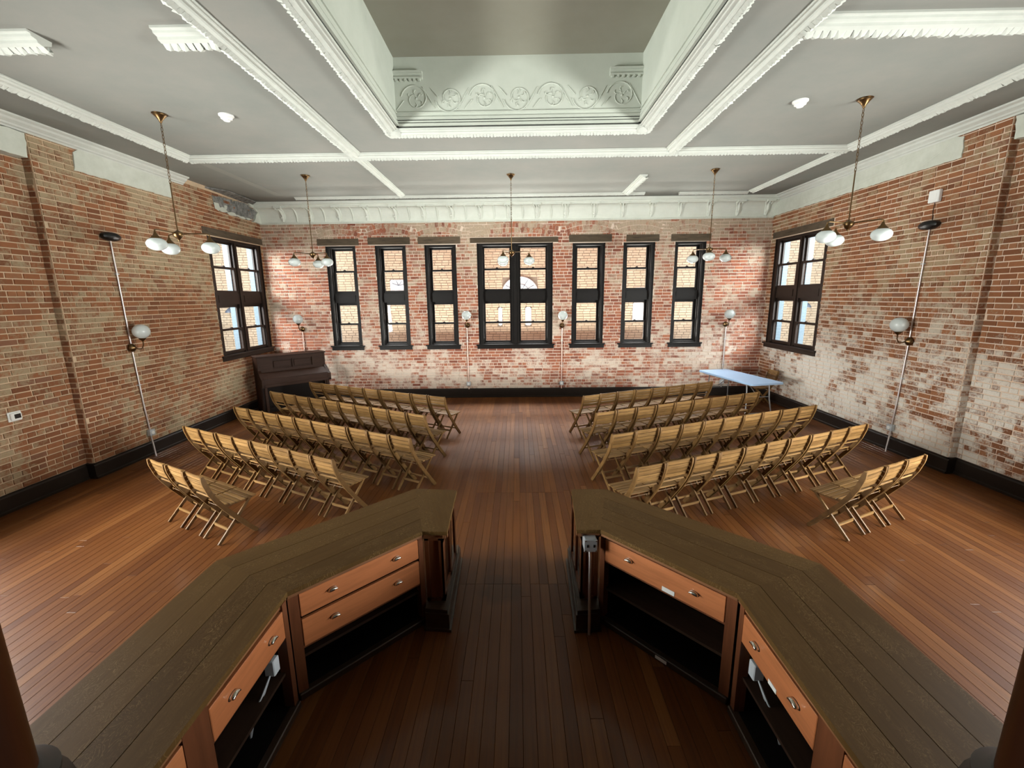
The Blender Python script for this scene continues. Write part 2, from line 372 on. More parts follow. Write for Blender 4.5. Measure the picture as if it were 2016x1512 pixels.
# unit bricks for the near bricks that are objects of their own
UB = []
for k in range(6):
    q = lambda s=.02: random.uniform(-s, s)
    mb = MB(); c = .02
    v = [(sx*.5, .5, sz*.5) for sx, sz in ((-1, -1), (1, -1), (1, 1), (-1, 1))]
    v += [(sx*(.5-c)+q(.012), -1+q(.06), sz*(.5-c*2.5)+q(.03)) for sx, sz in ((-1, -1), (1, -1), (1, 1), (-1, 1))]
    v += [(q(.1), -1.08, q(.1))]
    mb.add(v, [(4, 5, 8), (5, 6, 8), (6, 7, 8), (7, 4, 8), (0, 1, 5, 4), (1, 2, 6, 5), (2, 3, 7, 6), (3, 0, 4, 7)])
    UB.append(mb)
def near_bricks(wall, x0s, mat, parent, limit=300):
    """x0s: list of (x0, rects). The bricks that show largest become objects, the rest one mass per face."""
    meshes = []
    for mb in UB:
        me = bpy.data.meshes.new('brick'); me.from_pydata(mb.v, [], mb.f); me.materials.append(M[mat]); meshes.append(me)
    cand = []
    for i, (x0, rs) in enumerate(x0s):
        for k, r in enumerate(rs):
            u, v, d = px(x0, (r[0]+r[1])/2, (r[2]+r[3])/2)
            if d > .5 and -10 < u < 2026 and -10 < v < 1520: cand.append(((r[1]-r[0])*(r[3]-r[2])/((x0**2+((r[0]+r[1])/2)**2)), i, k))
    cand.sort(reverse=True); pick = {(i, k) for _, i, k in cand[:limit]}
    for i, (x0, rs) in enumerate(x0s):
        brick_mass('bricks', [r for k, r in enumerate(rs) if (i, k) not in pick], seg_fn(wall, x0), mat, parent)
    rz = PI/2 if wall == 'left' else -PI/2
    for i, k in sorted(pick):
        x0, rs = x0s[i]; a, b, za, zb = rs[k]
        o = bpy.data.objects.new('brick', random.choice(meshes)); C.objects.link(o); o.parent = parent
        o.location = (x0, (a+b)/2, (za+zb)/2); o.rotation_euler = (0, 0, rz); o.scale = (b-a, random.uniform(.006, .013), zb-za)
def wall_boxes(wall, parts, thick=.24):
    mb = MB()
    for x0, u0, u1, z0, z1, holes in parts:
        for a, b, p, q in rects_minus(u0, u1, z0, z1, holes):
            if wall == 'left': mb.box(x0-thick, x0, a, b, p, q)
            elif wall == 'right': mb.box(x0, x0+thick, a, b, p, q)
            else: mb.box(a, b, YB, YB+.33, p, q)
    return mb

# floor: every strip board its own piece near the eye, the rest one part
fl = struct(MB().box(XL-.2, XR+.2, YR, YB+.02, -.12, -.016).build('floor', 'floor_gap'), 'varnished narrow strip wood floor running the length of the hall', 'floor')
BW = .0825; rs = []; x = XL-.15
while x < XR+.15:
    y = YR-random.random()*3
    aisle = -.62 < x < .52
    while y < YB:
        l = random.uniform(1.3, 4.2); y1 = min(y+l, YB)
        if aisle:
            for yy in (3.5, 5.37):
                if y < yy-.02 < y1-.02 and yy-y < l and yy > y+.25: y1 = yy; break
        rs.append((x+.0006, x+BW-.0006, max(y, YR)+.0006, y1-.0006)); y = y1
    x += BW
rs = [r for r in rs if r[3]-r[2] > .05]
def board_score(r):
    best = 0
    for f in (0, .25, .5, .75, 1):
        y = r[2]+(r[3]-r[2])*f
        if y < .8: continue
        u, v, d = px((r[0]+r[1])/2, y, 0)
        if 0 < u < 2016 and 0 < v < 1512: best = max(best, 1/d)
    return best
sco = [board_score(r) for r in rs]; order = sorted(range(len(rs)), key=lambda i: -sco[i])[:300]; pick = set(i for i in order if sco[i] > 0)
def board_mesh(L):
    mb = MB(); e = .0016
    mb.add([(-.5, -.5, -.02), (.5, -.5, -.02), (.5, .5, -.02), (-.5, .5, -.02), (-.5+.018, -.5+e/L, 0), (.5-.018, -.5+e/L, 0), (.5-.018, .5-e/L, 0), (-.5+.018, .5-e/L, 0),
            (-.5, -.5, -.0016), (.5, -.5, -.0016), (.5, .5, -.0016), (-.5, .5, -.0016)],
           [(4, 5, 6, 7), (8, 9, 5, 4), (9, 10, 6, 5), (10, 11, 7, 6), (11, 8, 4, 7), (0, 1, 9, 8), (1, 2, 10, 9), (2, 3, 11, 10), (3, 0, 8, 11)])
    me = bpy.data.meshes.new('floor_board'); me.from_pydata(mb.v, [], mb.f); me.materials.append(M['floor']); return me
bm_ = board_mesh(2.5)
for i in sorted(pick):
    r = rs[i]; o = bpy.data.objects.new('floor_board', bm_); C.objects.link(o); o.parent = fl
    o.location = ((r[0]+r[1])/2, (r[2]+r[3])/2, random.uniform(-.0005, .0003)); o.scale = (r[1]-r[0], r[3]-r[2], 1)
mb = MB(); rn = []
for i, r in enumerate(rs):
    if i in pick: continue
    z = random.uniform(-.0005, .0003); e = .0015
    mb.add([(r[0], r[2], z-.0016), (r[1], r[2], z-.0016), (r[1], r[3], z-.0016), (r[0], r[3], z-.0016), (r[0]+e, r[2]+e, z), (r[1]-e, r[2]+e, z), (r[1]-e, r[3]-e, z), (r[0]+e, r[3]-e, z)],
           [(4, 5, 6, 7), (0, 1, 5, 4), (1, 2, 6, 5), (2, 3, 7, 6), (3, 0, 4, 7)]); rn += [random.random()]*8
stuff(mb.build('floor_boards', 'floor', fl, rnd=rn))

# window openings: back wall (X ranges), left and right wall (Y ranges)
ZS, ZT = 1.368, 3.79
BWIN = [(-4.65, -3.93, ZT), (-3.439, -2.702, ZT), (-2.235, -1.482, ZT), (-.962, .87, 3.812), (1.358, 2.133, ZT), (2.585, 3.333, ZT), (3.827, 4.558, ZT)]
LINT = [(623.9, 706, 471, 483), (723.7, 806.7, 467.8, 480), (822.4, 906, 466.7, 479.3), (925.4, 1098.7, 468.5, 476.3), (1120.7, 1204.3, 462, 475.6), (1233.7, 1297, 462, 475), (1322, 1399, 461, 474)]
def at_y(u, v, y):
    d = AF+AR*((u-1008)/FPX)-AU*((v-756)/FPX); return Vector((0, 0, EYE))+d*(y/d.y)
LR = []
for a in LINT:
    p, q = at_y(a[0], a[2], YB), at_y(a[1], a[3], YB); LR.append((p.x, q.x, q.z, p.z))
LWIN, RWIN = (9.05, 10.89, 1.38, 3.81), (8.996, 10.793, 1.38, 3.79)
# back wall
ho = [(a, b, ZS-.11, t) for a, b, t in BWIN]
wb = struct(wall_boxes('back', [(0, XL-.35, XR+.35, -.1, 7.4, ho)]).build('wall_back', 'mortar_back'), 'exposed red brick back wall with patches of old whitewash', 'wall')
mb = MB()
for a, b, p, q in rects_minus(XL-.45, XR+.45, -.6, 7.4, ho): mb.box(a, b, YB+.33, YB+.37, p, q)
mb.build('outer_bounce_damper', 'bounce_damper', wb)  # unseen dark skin added so less light bounces onto the neighbouring wall
hb = ho+LR
brs = bricks(XL, XR, .0, 4.62, hb)
brick_mass('bricks', brs, seg_fn('back', 0), 'brick_back', wb)
# relieving arches over the windows: bricks on edge, a little proud
mb = MB(); rn = []; ab = MB()
for (a, b, t), l in zip(BWIN, LR):
    xc, half = (a+b)/2, (b-a)/2+(.13 if b-a < 1 else .16)
    rise = .10 if b-a < 1 else .10; rad = (half*half+rise*rise)/(2*rise); zsp = l[3]+.01; cz = zsp+rise-rad
    phi = math.asin(half/rad)
    pts = [(xc+(rad+q)*sin(-phi+2*phi*i/24), cz+(rad+q)*cos(-phi+2*phi*i/24)) for q in (0, .225) for i in range(25)]
    ab.add([(x, YB-.0105, z) for x, z in pts], [(i, i+1, 26+i, 25+i) for i in range(24)])
    for ring in range(2):
        r0, r1 = rad+.006+ring*.112, rad+.106+ring*.112; n = int(2*phi*r0/.072); off = .5 if ring else 0
        for i in range(n):
            p0 = -phi+2*phi*(i+off*.5)/n+.0045/r0; p1 = -phi+2*phi*(i+1+off*.5)/n-.0045/r0
            if p1 > phi: continue
            d = random.uniform(.014, .019); v = [(xc+r*sin(p), YB+dd, cz+r*cos(p)) for dd in (0, -d) for r, p in ((r0, p0), (r0, p1), (r1, p1), (r1, p0))]
            mb.add(v, [(4, 5, 6, 7), (0, 1, 5, 4), (1, 2, 6, 5), (2, 3, 7, 6), (3, 0, 4, 7)]); rn += [random.random()]*8
stuff(mb.build('arch_bricks', 'brick_back', wb, rnd=rn)); ab.build('arch_mortar', 'mortar_back', wb)
# side walls
def unseen(): return [(yc-.9, yc+.9, .75, 3.85) for yc in (3.5, 1.4)]  # assumed openings, out of view, cut for the added side lamps
for wall, x0, xn, win in (('left', XL, XL-NICH, LWIN), ('right', XR, XR+NICH, RWIN)):
    h = [(win[0], win[1], win[2]-.11, win[3])]
    mb = wall_boxes(wall, [(x0, YN, YB, -.1, 5.0, h), (xn, YR, YN, -.1, 5.0, unseen())])
    o = struct(mb.build('wall_'+wall, 'mortar_'+wall), {'left': 'exposed brick wall behind the piano with tan plaster traces', 'right': 'exposed brick wall beside the white table with pale plaster traces'}[wall], 'wall')
    lh = (win[0]-.12, min(win[1]+.12, YB-.02), win[3]+.02, win[3]+.16)
    h2 = h+[lh]
    near_bricks(wall, [(x0, bricks(YN, YB, 0, 4.70, h2)), (xn, bricks(YR, YN, 0, 4.70, unseen()))], 'brick_'+wall, o)
    # the short return face of the step
    sx = x0 if wall == 'left' else xn
    rr = bricks(min(x0, xn), max(x0, xn)+.0, 0, 4.70, [])
    brick_mass('return_bricks', rr, (lambda u, d, z: (u, YN-d, z)), 'brick_'+wall, o)
mb = MB()
for a, b, p, q in rects_minus(XL-.5, XR+.5, -.1, 5.0, []): mb.box(a, b, YR-.3, YR, p, q)
struct(mb.build('wall_rear', 'brick_rear'), 'brick rear wall behind the photographer', 'wall')

# ceiling with its sunken well
WX0, WX1, WY0, WY1, WZ = -1.60, 1.67, .8, 6.42, 5.63
mb = MB()
for a, b, p, q in rects_minus(XL-.5, XR+.5, YR-.3, YB+.3, [(WX0, WX1, WY0, WY1)]): mb.box(a, b, p, q, ZC, ZC+.15)
ce = struct(mb.build('ceiling', 'ceiling'), 'grey plaster ceiling divided by white mouldings', 'ceiling')
mb = MB()
mb.box(WX0-.1, WX0, WY0-.1, WY1+.1, ZC+.02, WZ+.1); mb.box(WX1, WX1+.1, WY0-.1, WY1+.1, ZC+.02, WZ+.1)
mb.box(WX0, WX1, WY1, WY1+.1, ZC+.02, WZ+.1); mb.box(WX0, WX1, WY0-.1, WY0, ZC+.02, WZ+.1)
mb.build('ceiling_well', 'well', ce)
MB().box(WX0, WX1, WY0, WY1, WZ, WZ+.1).build('well_ceiling', 'well_top', ce)
mb = MB()
for z, h, d in ((4.80, .030, .030), (4.845, .02, .020), (4.88, .035, .013), (4.955, .016, .016)):
    mb.box(WX0, WX1, WY1-d, WY1+.01, z, z+h); mb.box(WX0-.01, WX0+d, WY0, WY1, z, z+h); mb.box(WX1-d, WX1+.01, WY0, WY1, z, z+h)
mb.build('well_bands', 'well', ce)
for side in (-1, 1):
    mb = MB(); xa, xb = (WX0, -1.22) if side < 0 else (1.24, WX1)
    for z, h, d in ((5.36, .02, .05), (5.38, .045, .03), (5.425, .025, .06)): mb.box(xa, xb, WY1-d, WY1+.01, z, z+h)
    for i in range(6): xx = xa+.02+i*(xb-xa-.05)/5.5; mb.box(xx, xx+.03, WY1-.045, WY1, 5.34, 5.37)
    mb.build('cornice_fragment', 'well', ce)
for i in range(7):      # plaster scrolls on the far face of the well
    mb = MB(); xc = -1.33+i*.455; zc = 5.135; up = 1 if i % 2 == 0 else -1; y = WY1-.002
    sp = []
    for k in range(30):
        t = k/29; a = PI*.95-up*t*2*PI*1.25 if up > 0 else -PI*.95+t*2*PI*1.25; r = .155*(1-t)**.75+.026
        sp.append((xc+r*cos(a)*1.05, y, zc+r*sin(a)))
    mb.tube(sp, [.010-.004*k/29 for k in range(30)], 6)
    lk = [(xc-.155+(-.10)*s_, y, zc+up*(-.02-.11*s_)) for s_ in (0, .35, .7, 1)]
    mb.tube(lk, [.008, .008, .007, .004], 6)
    ln = [(xc+.10+.16*s_, y, zc+up*(.14-.26*s_)) for s_ in (0, .3, .6, 1)]
    mb.tube(ln, [.005, .008, .008, .005], 6)
    for k in range(5):
        a0 = PI*.8-k*1.05; r = .105; b = (xc+r*cos(a0), zc+up*r*sin(a0))
        mb.tube([(b[0]+.055*s_*cos(a0+1.2+s_*1.6), y, b[1]+up*.055*s_*sin(a0+1.2+s_*1.6)) for s_ in (0, .4, .8, 1.2)], [.007, .009, .007, .003], 5)
    mb.lathe([(.0, -.006), (.018, -.004), (.02, 0), (.0, .01)], (xc+.01, y, zc), 8, Matrix.Rotation(PI/2, 3, 'X'))
    mb.build('scroll_ornament', 'well', ce, smooth=True)
PROF = [(-.085, .01), (-.085, -.014), (-.062, -.016), (-.058, -.030), (-.025, -.036), (-.020, -.052), (.012, -.060), (.03, -.050), (.075, -.030), (.085, .01)]
def molding(name, p0, p1, out, k=1.0, leaf=True, parent=None, zc=ZC):
    p0, p1, out = Vector((*p0, 0)), Vector((*p1, 0)), Vector((*out, 0)); d = p1-p0; L = d.length; d.normalize()
    fn = lambda s, q, t: tuple(p0+d*t+out*(s*k)+Vector((0, 0, zc+q*k)))
    o = MB().extr(PROF, fn, 0, L).build(name, 'molding', parent)
    if leaf:
        mb = MB(); step = .05*k; n = int(L/step)
        for i in range(n):
            t = (i+.5)*L/n; w = step*random.uniform(.42, .52); q = lambda s=.006: random.uniform(-s, s)
            B = lambda s, z, a: p0+d*(t+a)+out*(s*k)+Vector((0, 0, zc+z*k))
            v = [B(.012, -.052, -w), B(.012, -.056, w), B(.050+q(), -.078+q(), -w*1.1), B(.052+q(), -.088+q(), 0), B(.050+q(), -.078+q(), w*1.1),
                 B(.088+q(.01), -.062+q(), -w*.7), B(.096+q(.008), -.070+q(.008), q(.012)), B(.088+q(.01), -.062+q(), w*.7), B(.06, -.02, 0)]
            mb.add(v, [(0, 1, 3), (0, 3, 2), (1, 4, 3), (2, 3, 6), (2, 6, 5), (3, 4, 6), (4, 7, 6), (5, 6, 8), (6, 7, 8)])
        stuff(mb.build('leaf_trim', 'molding', o))
    return o
ml = []
for nm, a, b, o_, k, lf in (
    ('lm', (-2.508, YR), (-2.508, 7.41), (-1, 0), 1, 1), ('lm2', (-2.508, 7.41), (-2.508, 10.25), (-1, 0), .72, 1),
    ('rm', (2.411, YR), (2.411, 7.41), (1, 0), 1, 1), ('rm2', (2.411, 8.85), (2.411, 10.3), (1, 0), .9, 1),
    ('ll', (-5.19, YR), (-5.19, 7.45), (-1, 0), 1, 1), ('rr', (5.17, YR), (5.17, 7.41), (1, 0), 1, 1), ('rr2', (5.17, 7.41), (5.17, 10.3), (1, 0), .72, 1),
    ('t1', (-5.22, 7.43), (-2.50, 7.43), (0, 1), 1, 1), ('t1b', (-2.50, 7.43), (2.41, 7.43), (0, 1), 1, 1), ('t1c', (2.41, 7.43), (5.2, 7.43), (0, 1), 1, 1),
    ('t2', (-4.95, 10.33), (2.85, 10.33), (0, 1), .6, 1), ('t2b', (3.62, 10.38), (5.15, 10.38), (0, 1), .6, 1),
    ('t3', (-3.02, 4.18), (-2.56, 4.18), (0, 1), 1.25, 1), ('t3b', (XL-.1, 4.19), (-4.06, 4.19), (0, 1), 1.25, 1), ('t3c', (2.46, 4.18), (XR+.1, 4.18), (0, 1), 1.25, 1),
    ('wf', (WX0-.12, WY1+.07), (WX1+.12, WY1+.07), (0, 1), .9, 1), ('wl', (WX0-.07, WY0), (WX0-.07, WY1+.1), (-1, 0), .9, 1), ('wr', (WX1+.07, WY0), (WX1+.07, WY1+.1), (1, 0), .9, 1)):
    molding('ceiling_molding', a, b, o_, k, lf, ce)
for x_, y_ in ((WX0-.07, WY1+.07), (WX1+.07, WY1+.07)):
    MB().lathe([(.12, .01), (.115, -.04), (.09, -.06), (.05, -.068), (.0, -.07)], (x_, y_, ZC), 12).build('corner_boss', 'molding', ce, smooth=True)
MB().box(-5.27, -5.12, 7.5, 10.15, ZC-.003, ZC+.01).build('molding_scar', 'ghost', ce)
MB().box(-3.42, -3.05, 10.62, 10.67, ZC-.006, ZC+.01).build('ceiling_slot', 'ghost', ce)

# crown mouldings and plaster friezes under the ceiling
CP = [(0, 0), (.02, 0), (.025, .02), (.05, .03), (.055, .05), (.10, .075), (.11, .10), (.15, .115), (.155, .14), (0, .14)]
def crown(name, wall, y0, y1):
    z0 = ZC-.135; fn = (lambda p, q, t: (XL+p, t, z0+q)) if wall == 'l' else (lambda p, q, t: (XR-p, t, z0+q))
    return MB().extr([(p-.16 if p == 0 else p, q) for p, q in CP], fn, y0, y1).build(name, 'molding')
struct(crown('trim_1', 'l', YR, 8.58), 'white stepped crown moulding along the piano-side brick wall', 'moulding')
struct(crown('trim_2', 'r', YR, 10.85), 'white stepped crown moulding along the table-side brick wall', 'moulding')
def frieze(name, wall, pts, lab, mat='frieze', thk=.022):
    P = []
    n = len(pts)
    for i in range(n):
        a, b, rag = pts[i][0], pts[(i+1) % n][0], pts[i][1]; k = max(1, int(math.dist(a, b)/.05)) if rag else 1
        for j in range(k):
            t = j/k; P.append((a[0]+(b[0]-a[0])*t+(random.uniform(-rag, rag) if j else 0), a[1]+(b[1]-a[1])*t+(random.uniform(-rag, rag) if j else 0)))
    x0 = XL if wall == 'l' else XR; s = 1 if wall == 'l' else -1
    v = [(x0-s*.12, y, z) for y, z in P]+[(x0+s*(thk+random.uniform(-.003, .003)), y, z) for y, z in P]; n = len(P)
    f = [tuple(range(n)), tuple(range(2*n-1, n-1, -1))]+[(i, (i+1) % n, n+(i+1) % n, n+i) for i in range(n)]
    o = MB().add(v, f).build(name, mat); bpy.context.view_layer.update()
    return struct(o, lab, 'plaster')
frieze('plaster_frieze', 'l', [((6.49, 4.34), .006), ((8.24, 4.345), 0), ((8.27, 4.66), 0), ((6.62, 4.65), .01), ((6.52, 4.585), .012)], 'long white plaster strip above the brick, beside the piano-side near chandelier')
frieze('plaster_frieze', 'l', [((3.0, 4.33), .006), ((5.89, 4.33), .014), ((5.91, 4.62), .01), ((3.0, 4.65), 0)], 'white plaster strip with ragged end at the top of the piano-side wall, nearest the camera', thk=.03)
frieze('plaster_frieze', 'r', [((6.52, 4.335), .006), ((10.98, 4.335), 0), ((10.98, 4.66), 0), ((6.75, 4.66), .008), ((6.53, 4.60), .012)], 'long white plaster strip above the table-side corner window')
frieze('plaster_frieze', 'r', [((3.0, 4.33), .006), ((5.87, 4.35), .014), ((5.9, 4.62), .01), ((3.0, 4.65), 0)], 'white plaster strip with ragged end at the top of the table-side wall, nearest the camera', thk=.03)
frieze('plaster_frieze', 'l', [((10.68, 4.33), .012), ((10.99, 4.32), 0), ((10.99, 4.70), 0), ((10.5, 4.72), .02), ((10.9, 4.58), .02)], 'small white plaster end piece in the corner above the piano', thk=.05)
dp = frieze('peeling_plaster', 'l', [((9.4, 4.37), .012), ((10.1, 4.34), .015), ((10.72, 4.34), .012), ((10.95, 4.58), .01), ((10.45, 4.70), .01), ((9.36, 4.63), .015)], 'dark peeling plaster hole where the cornice has fallen above the piano', 'dark_plaster', .012)
mb = MB().add([(XL, 9.2, 4.73), (XL, 10.75, 4.70), (XL+.20, 10.6, 4.735), (XL+.22, 9.6, 4.752), (XL, 9.2, 4.76), (XL, 10.75, 4.73), (XL+.2, 10.6, 4.75), (XL+.22, 9.6, 4.765)],
              [(0, 1, 2, 3), (7, 6, 5, 4), (0, 4, 5, 1), (1, 5, 6, 2), (2, 6, 7, 3), (3, 7, 4, 0)]); mb.build('torn_lath', 'dark_plaster', dp)
for y0, z0, ry, rz_ in ((9.47, 4.43, .10, .12), (9.66, 4.385, .14, .06), (9.93, 4.37, .17, .045), (9.75, 4.47, .06, .05), (10.25, 4.36, .16, .03), (10.55, 4.365, .13, .025)):
    pts = [(y0+ry*cos(a)*random.uniform(.5, 1.2), z0+rz_*sin(a)*random.uniform(.4, 1.3)) for a in np.linspace(0, 2*PI, 9)[:-1]]
    MB().add([(XL+.018, y, z) for y, z in pts]+[(XL-.02, y, z) for y, z in pts], [tuple(range(8)), *[(i, 8+i, 8+(i+1) % 8, (i+1) % 8) for i in range(8)]]).build('plaster_flake', 'frieze', dp)
# coved cornice of the back wall
z0 = 4.30
cove = [(0, 0), (.035, 0), (.045, .012), (.045, .03), (.025, .036)]+[(.025+.19*(1-cos(a)), .036+.30*sin(a)) for a in np.linspace(0.05, PI/2, 9)]+[(.235, .345), (.235, .365), (.25, .37), (.25, .395), (.28, .41), (.28, .48), (0, .48)]
co = struct(MB().extr([(p if p else -.05, q) for p, q in cove], lambda p, q, t: (t, YB-p, z0+q), XL, XR-.02).build('trim_3', 'cornice'), 'white coved plaster cornice with leaf brackets over the back windows', 'cornice')
def on_cove(a): return (.025+.19*(1-cos(a)), .036+.30*sin(a))
xs = [-5.6+i*.676 for i in range(18)]
for i, xc in enumerate(xs):
    for big, xx in ((1, xc), (0, xc+.338)):
        if xx > XR-.2 or (not big and i > 9): continue
        mb = MB(); A = np.linspace(.08, PI/2, 7); k = 1.0 if big else .5
        P = [(xx+.02*k*sin(3*a), YB-on_cove(a)[0]-.004, z0+on_cove(a)[1]) for a in A]
        mb.tube(P, [(.018+.028*abs(sin(2.2*a)))*k for a in A], 6)
        if big:
            for s in (-1, 1): mb.tube([(x_+s*(.03+.035*j/6), y_, z_) for j, (x_, y_, z_) in enumerate(P)], [.012, .018, .024, .014, .02, .028, .02], 5)
            mb.lathe([(.0, -.02), (.045, 0), (.04, .02), (.0, .04)], (xx, YB-.05, z0+.16), 8, Matrix.Rotation(PI/2, 3, 'X'))
            mb.box(xx-.09, xx+.09, YB-.27, YB-.2, z0+.33, z0+.372)
        mb.build('leaf_bracket' if big else 'leaf_rib', 'cornice', co, smooth=True)
mb = MB()
for i in range(245): xx = XL+.03+i*.05; mb.box(xx, xx+.028, YB-.055, YB-.03, z0+.012, z0+.03)
stuff(mb.build('bead_row', 'cornice', co))
# baseboards
def bbprof(h): return [(0, 0), (.045, 0), (.045, .03), (.030, .04), (.030, h-.03), (.018, h-.012), (.018, h), (0, h)]
struct(MB().extr([(p if p else -.03, q) for p, q in bbprof(.235)], lambda p, q, t: (t, YB-.012-p, q), XL, XR).build('baseboard_back', 'base'), 'tall dark brown baseboard under the back windows', 'baseboard')
for nm, x0, s in (('left', XL, 1), ('right', XR, -1)):
    mb = MB()
    mb.extr([(p if p else -.03, q) for p, q in bbprof(.225)], lambda p, q, t: (x0+s*(.012+p), t, q), YN-.055, YB)
    mb.extr([(p if p else -.03, q) for p, q in bbprof(.225)], lambda p, q, t: (x0-s*NICH+s*(.012+p), t, q), YR, YN)
    mb.box(x0-s*NICH, x0+s*.03, YN-.05, YN-.012, 0, .225)
    struct(mb.build('baseboard_'+nm, 'base'), 'tall dark brown baseboard along the %s brick wall' % ('piano-side' if nm == 'left' else 'table-side'), 'baseboard')

# ------------------------------------------------------------ windows
def window(n, loc, rz, W, zt, zs, units, mat, lab, lintel, dy=0.0):
    """local x along the wall, y outward, z up; origin at the middle of the opening on the floor line"""
    o = struct(empty('window_%d' % n, loc, rz)); tag(o, lab, 'window')
    cas = .072 if units == 1 else .115; st = .066 if units == 1 else .045; mul = .18 if not dy else .15; D0, D1 = .02, .30-dy; hd = zt-zs; k = hd/2.415
    mb = MB(); h = W/2
    mb.box(-h, -h+cas, D0, D1, zs, zt); mb.box(h-cas, h, D0, D1, zs, zt); mb.box(-h+cas, h-cas, D0, D1, zt-.05*k, zt)
    mb.box(-h+cas, h-cas, D0+.06, D1, zs, zs+.03)
    for s in (-1, 1):   # inner stop mouldings
        mb.box(s*(h-cas), s*(h-cas-.016), .09-dy*.6, .14-dy*.8, zs+.03, zt-.05*k); mb.box(s*(h-.012), s*(h+.006), -.004, .03, zs, zt)
    uw = (W-2*cas-(units-1)*mul)/units; cs = [0] if units == 1 else [-(uw+mul)/2, (uw+mul)/2]
    if units == 2: mb.box(-mul/2, mul/2, D0+.03, D1, zs, zt); mb.box(-mul/2+.05, mul/2-.05, D0+.01, D0+.03, zs, zt)
    mb.build('frame', mat, o)
    T = lambda t: zt-t*k
    for c in cs:
        a, b = c-uw/2, c+uw/2
        pn = MB(); pn.box(a, b, .11-dy*.6, .26-dy, T(1.355), T(1.127)); pn.box(a+.05, b-.05, .10-dy*.6, .115-dy*.6, T(1.315), T(1.165)); pn.build('spandrel_panel', mat, o)
        for (t0, g0, g1, t1, y) in ((.05, .095, .572, .617, .20), (.572, .617, 1.067, 1.127, .155), (1.355, 1.423, 1.866, 1.911, .20), (1.866, 1.911, 2.341, 2.39, .155)):
            sa = MB(); y -= dy; y1 = y+.036
            sa.box(a, a+st, y, y1, T(t1), T(t0)); sa.box(b-st, b, y, y1, T(t1), T(t0)); sa.box(a+st, b-st, y, y1, T(g0), T(t0)); sa.box(a+st, b-st, y, y1, T(t1), T(g1))
            so = sa.build('sash', mat, o)
            MB().box(a+st, b-st, y+.017, y+.021, T(g1), T(g0)).build('pane', 'glass', so)
            if y+dy < .18: MB().box(c-.03, c+.03, y-.012, y+.03, T(t0), T(t0)+.012).box(c-.012, c+.012, y-.006, y+.02, T(t0)+.012, T(t0)+.026).build('sash_lock', mat, so)
        for s, e in ((-1, a), (1, b)) if dy else ():
            MB().box(e, e-s*.028, .242-dy, .335-dy*.8, zs+.03, zt-.06).build('storm_frame', 'storm', o)
    sl = MB(); sl.box(-h-.075, h+.06, -.055, .16, zs-.035, zs, .006); sl.box(-h-.05, h+.04, -.025, .02, zs-.115, zs-.035); sl.build('sill', mat, o)
    if lintel: l = MB(); l.box(*lintel); l.build('lintel', 'lintel', o)
    return o
labs = ['first narrow black window of the back wall, next to the piano', 'second narrow black window of the back wall, counted from the piano', 'narrow black window just piano-side of the wide middle window',
        'wide double black window in the middle of the back wall', 'narrow black window just table-side of the wide middle window', 'narrow black window second from the table-side corner of the back wall', 'narrow black window nearest the table-side corner of the back wall']
for i, (a, b, t) in enumerate(BWIN):
    l = LR[i]; c = (a+b)/2
    window(i+1, (c, YB, 0), 0, b-a, t, ZS, 2 if i == 3 else 1, 'win', labs[i], (l[0]-c, l[1]-c, -.016, .12, min(l[2], t+.022), l[3]))
for i, (win, x0, rz, lab) in enumerate(((LWIN, XL, PI/2, 'double dark brown corner window in the brick wall above the piano'), (RWIN, XR, -PI/2, 'double dark brown corner window in the brick wall beside the white table'))):
    W = win[1]-win[0]
    window(8+i, (x0, (win[0]+win[1])/2, 0), rz, W, win[3], win[2], 2, 'win_brown', lab, (-W/2-.12, W/2+.09, -.016, .12, win[3]+.02, win[3]+.16), .10)

# ------------------------------------------------------------ outside: the neighbouring buff brick building
YE = 14.6
eo = struct(MB().box(-17, 17, YE, YE+.4, -.6, 6.1).build('exterior_wall', 'buff_mortar'), 'buff brick neighbouring building seen through the windows', 'building')
eh = [(-4.15, -3.6, 2.75, 3.12), (3.85, 4.3, 2.45, 2.78), (-.47, .66, 2.62, 3.18), (.27, .46, 1.6, 2.2), (-.62, -.5, 1.6, 2.2), (3.8, 4.15, 1.7, 2.3)]  # last opening gets a white window standing for a reflection in the glass
un0, cr0 = UNIT, COURSE; UNIT, COURSE = .225, .08
brick_mass('bricks', bricks(-12.5, 12.5, .6, 5.2, eh, 99), lambda u, d, z: (u, YE-d, z), 'buff_brick', eo, (.006, .012))
UNIT, COURSE = un0, cr0
def ext_win(a, b, z0_, z1_, mat='ext_glass'):
    f = MB(); y = YE-.02
    f.box(a, a+.03, y, YE+.05, z0_, z1_); f.box(b-.03, b, y, YE+.05, z0_, z1_); f.box(a, b, y, YE+.05, z1_-.03, z1_); f.box(a, b, y, YE+.05, z0_, z0_+.03)
    w_ = f.build('window', 'ext_white', eo); MB().box(a+.03, b-.03, YE-.004, YE+.02, z0_+.03, z1_-.03).build('pane', mat, w_); return w_
for q in (eh[0], eh[1], eh[3], eh[4], eh[5]): ww = ext_win(*q, 'ext_white')
for q in (eh[0], eh[1]):
    c, z = (q[0]+q[1])/2, (q[2]+q[3])/2; mb = MB()
    for a in range(4): mb.tube([(c, YE-.012, z), (c+.24*cos(a*PI/4+.3), YE-.012, z+.16*sin(a*PI/4+.3))], .008, 4)
    mb.build('muntin', 'ext_dark', eo)
f = MB(); cx, zc_ = .095, 2.66
arc = [(cx+.56*cos(PI*i/24), YE-.01, zc_+.50*sin(PI*i/24)) for i in range(25)]
f.tube(arc, .03, 6); f.box(cx-.58, cx+.58, YE-.03, YE+.05, zc_-.05, zc_)
aw = f.build('arched_window', 'ext_white', eo)
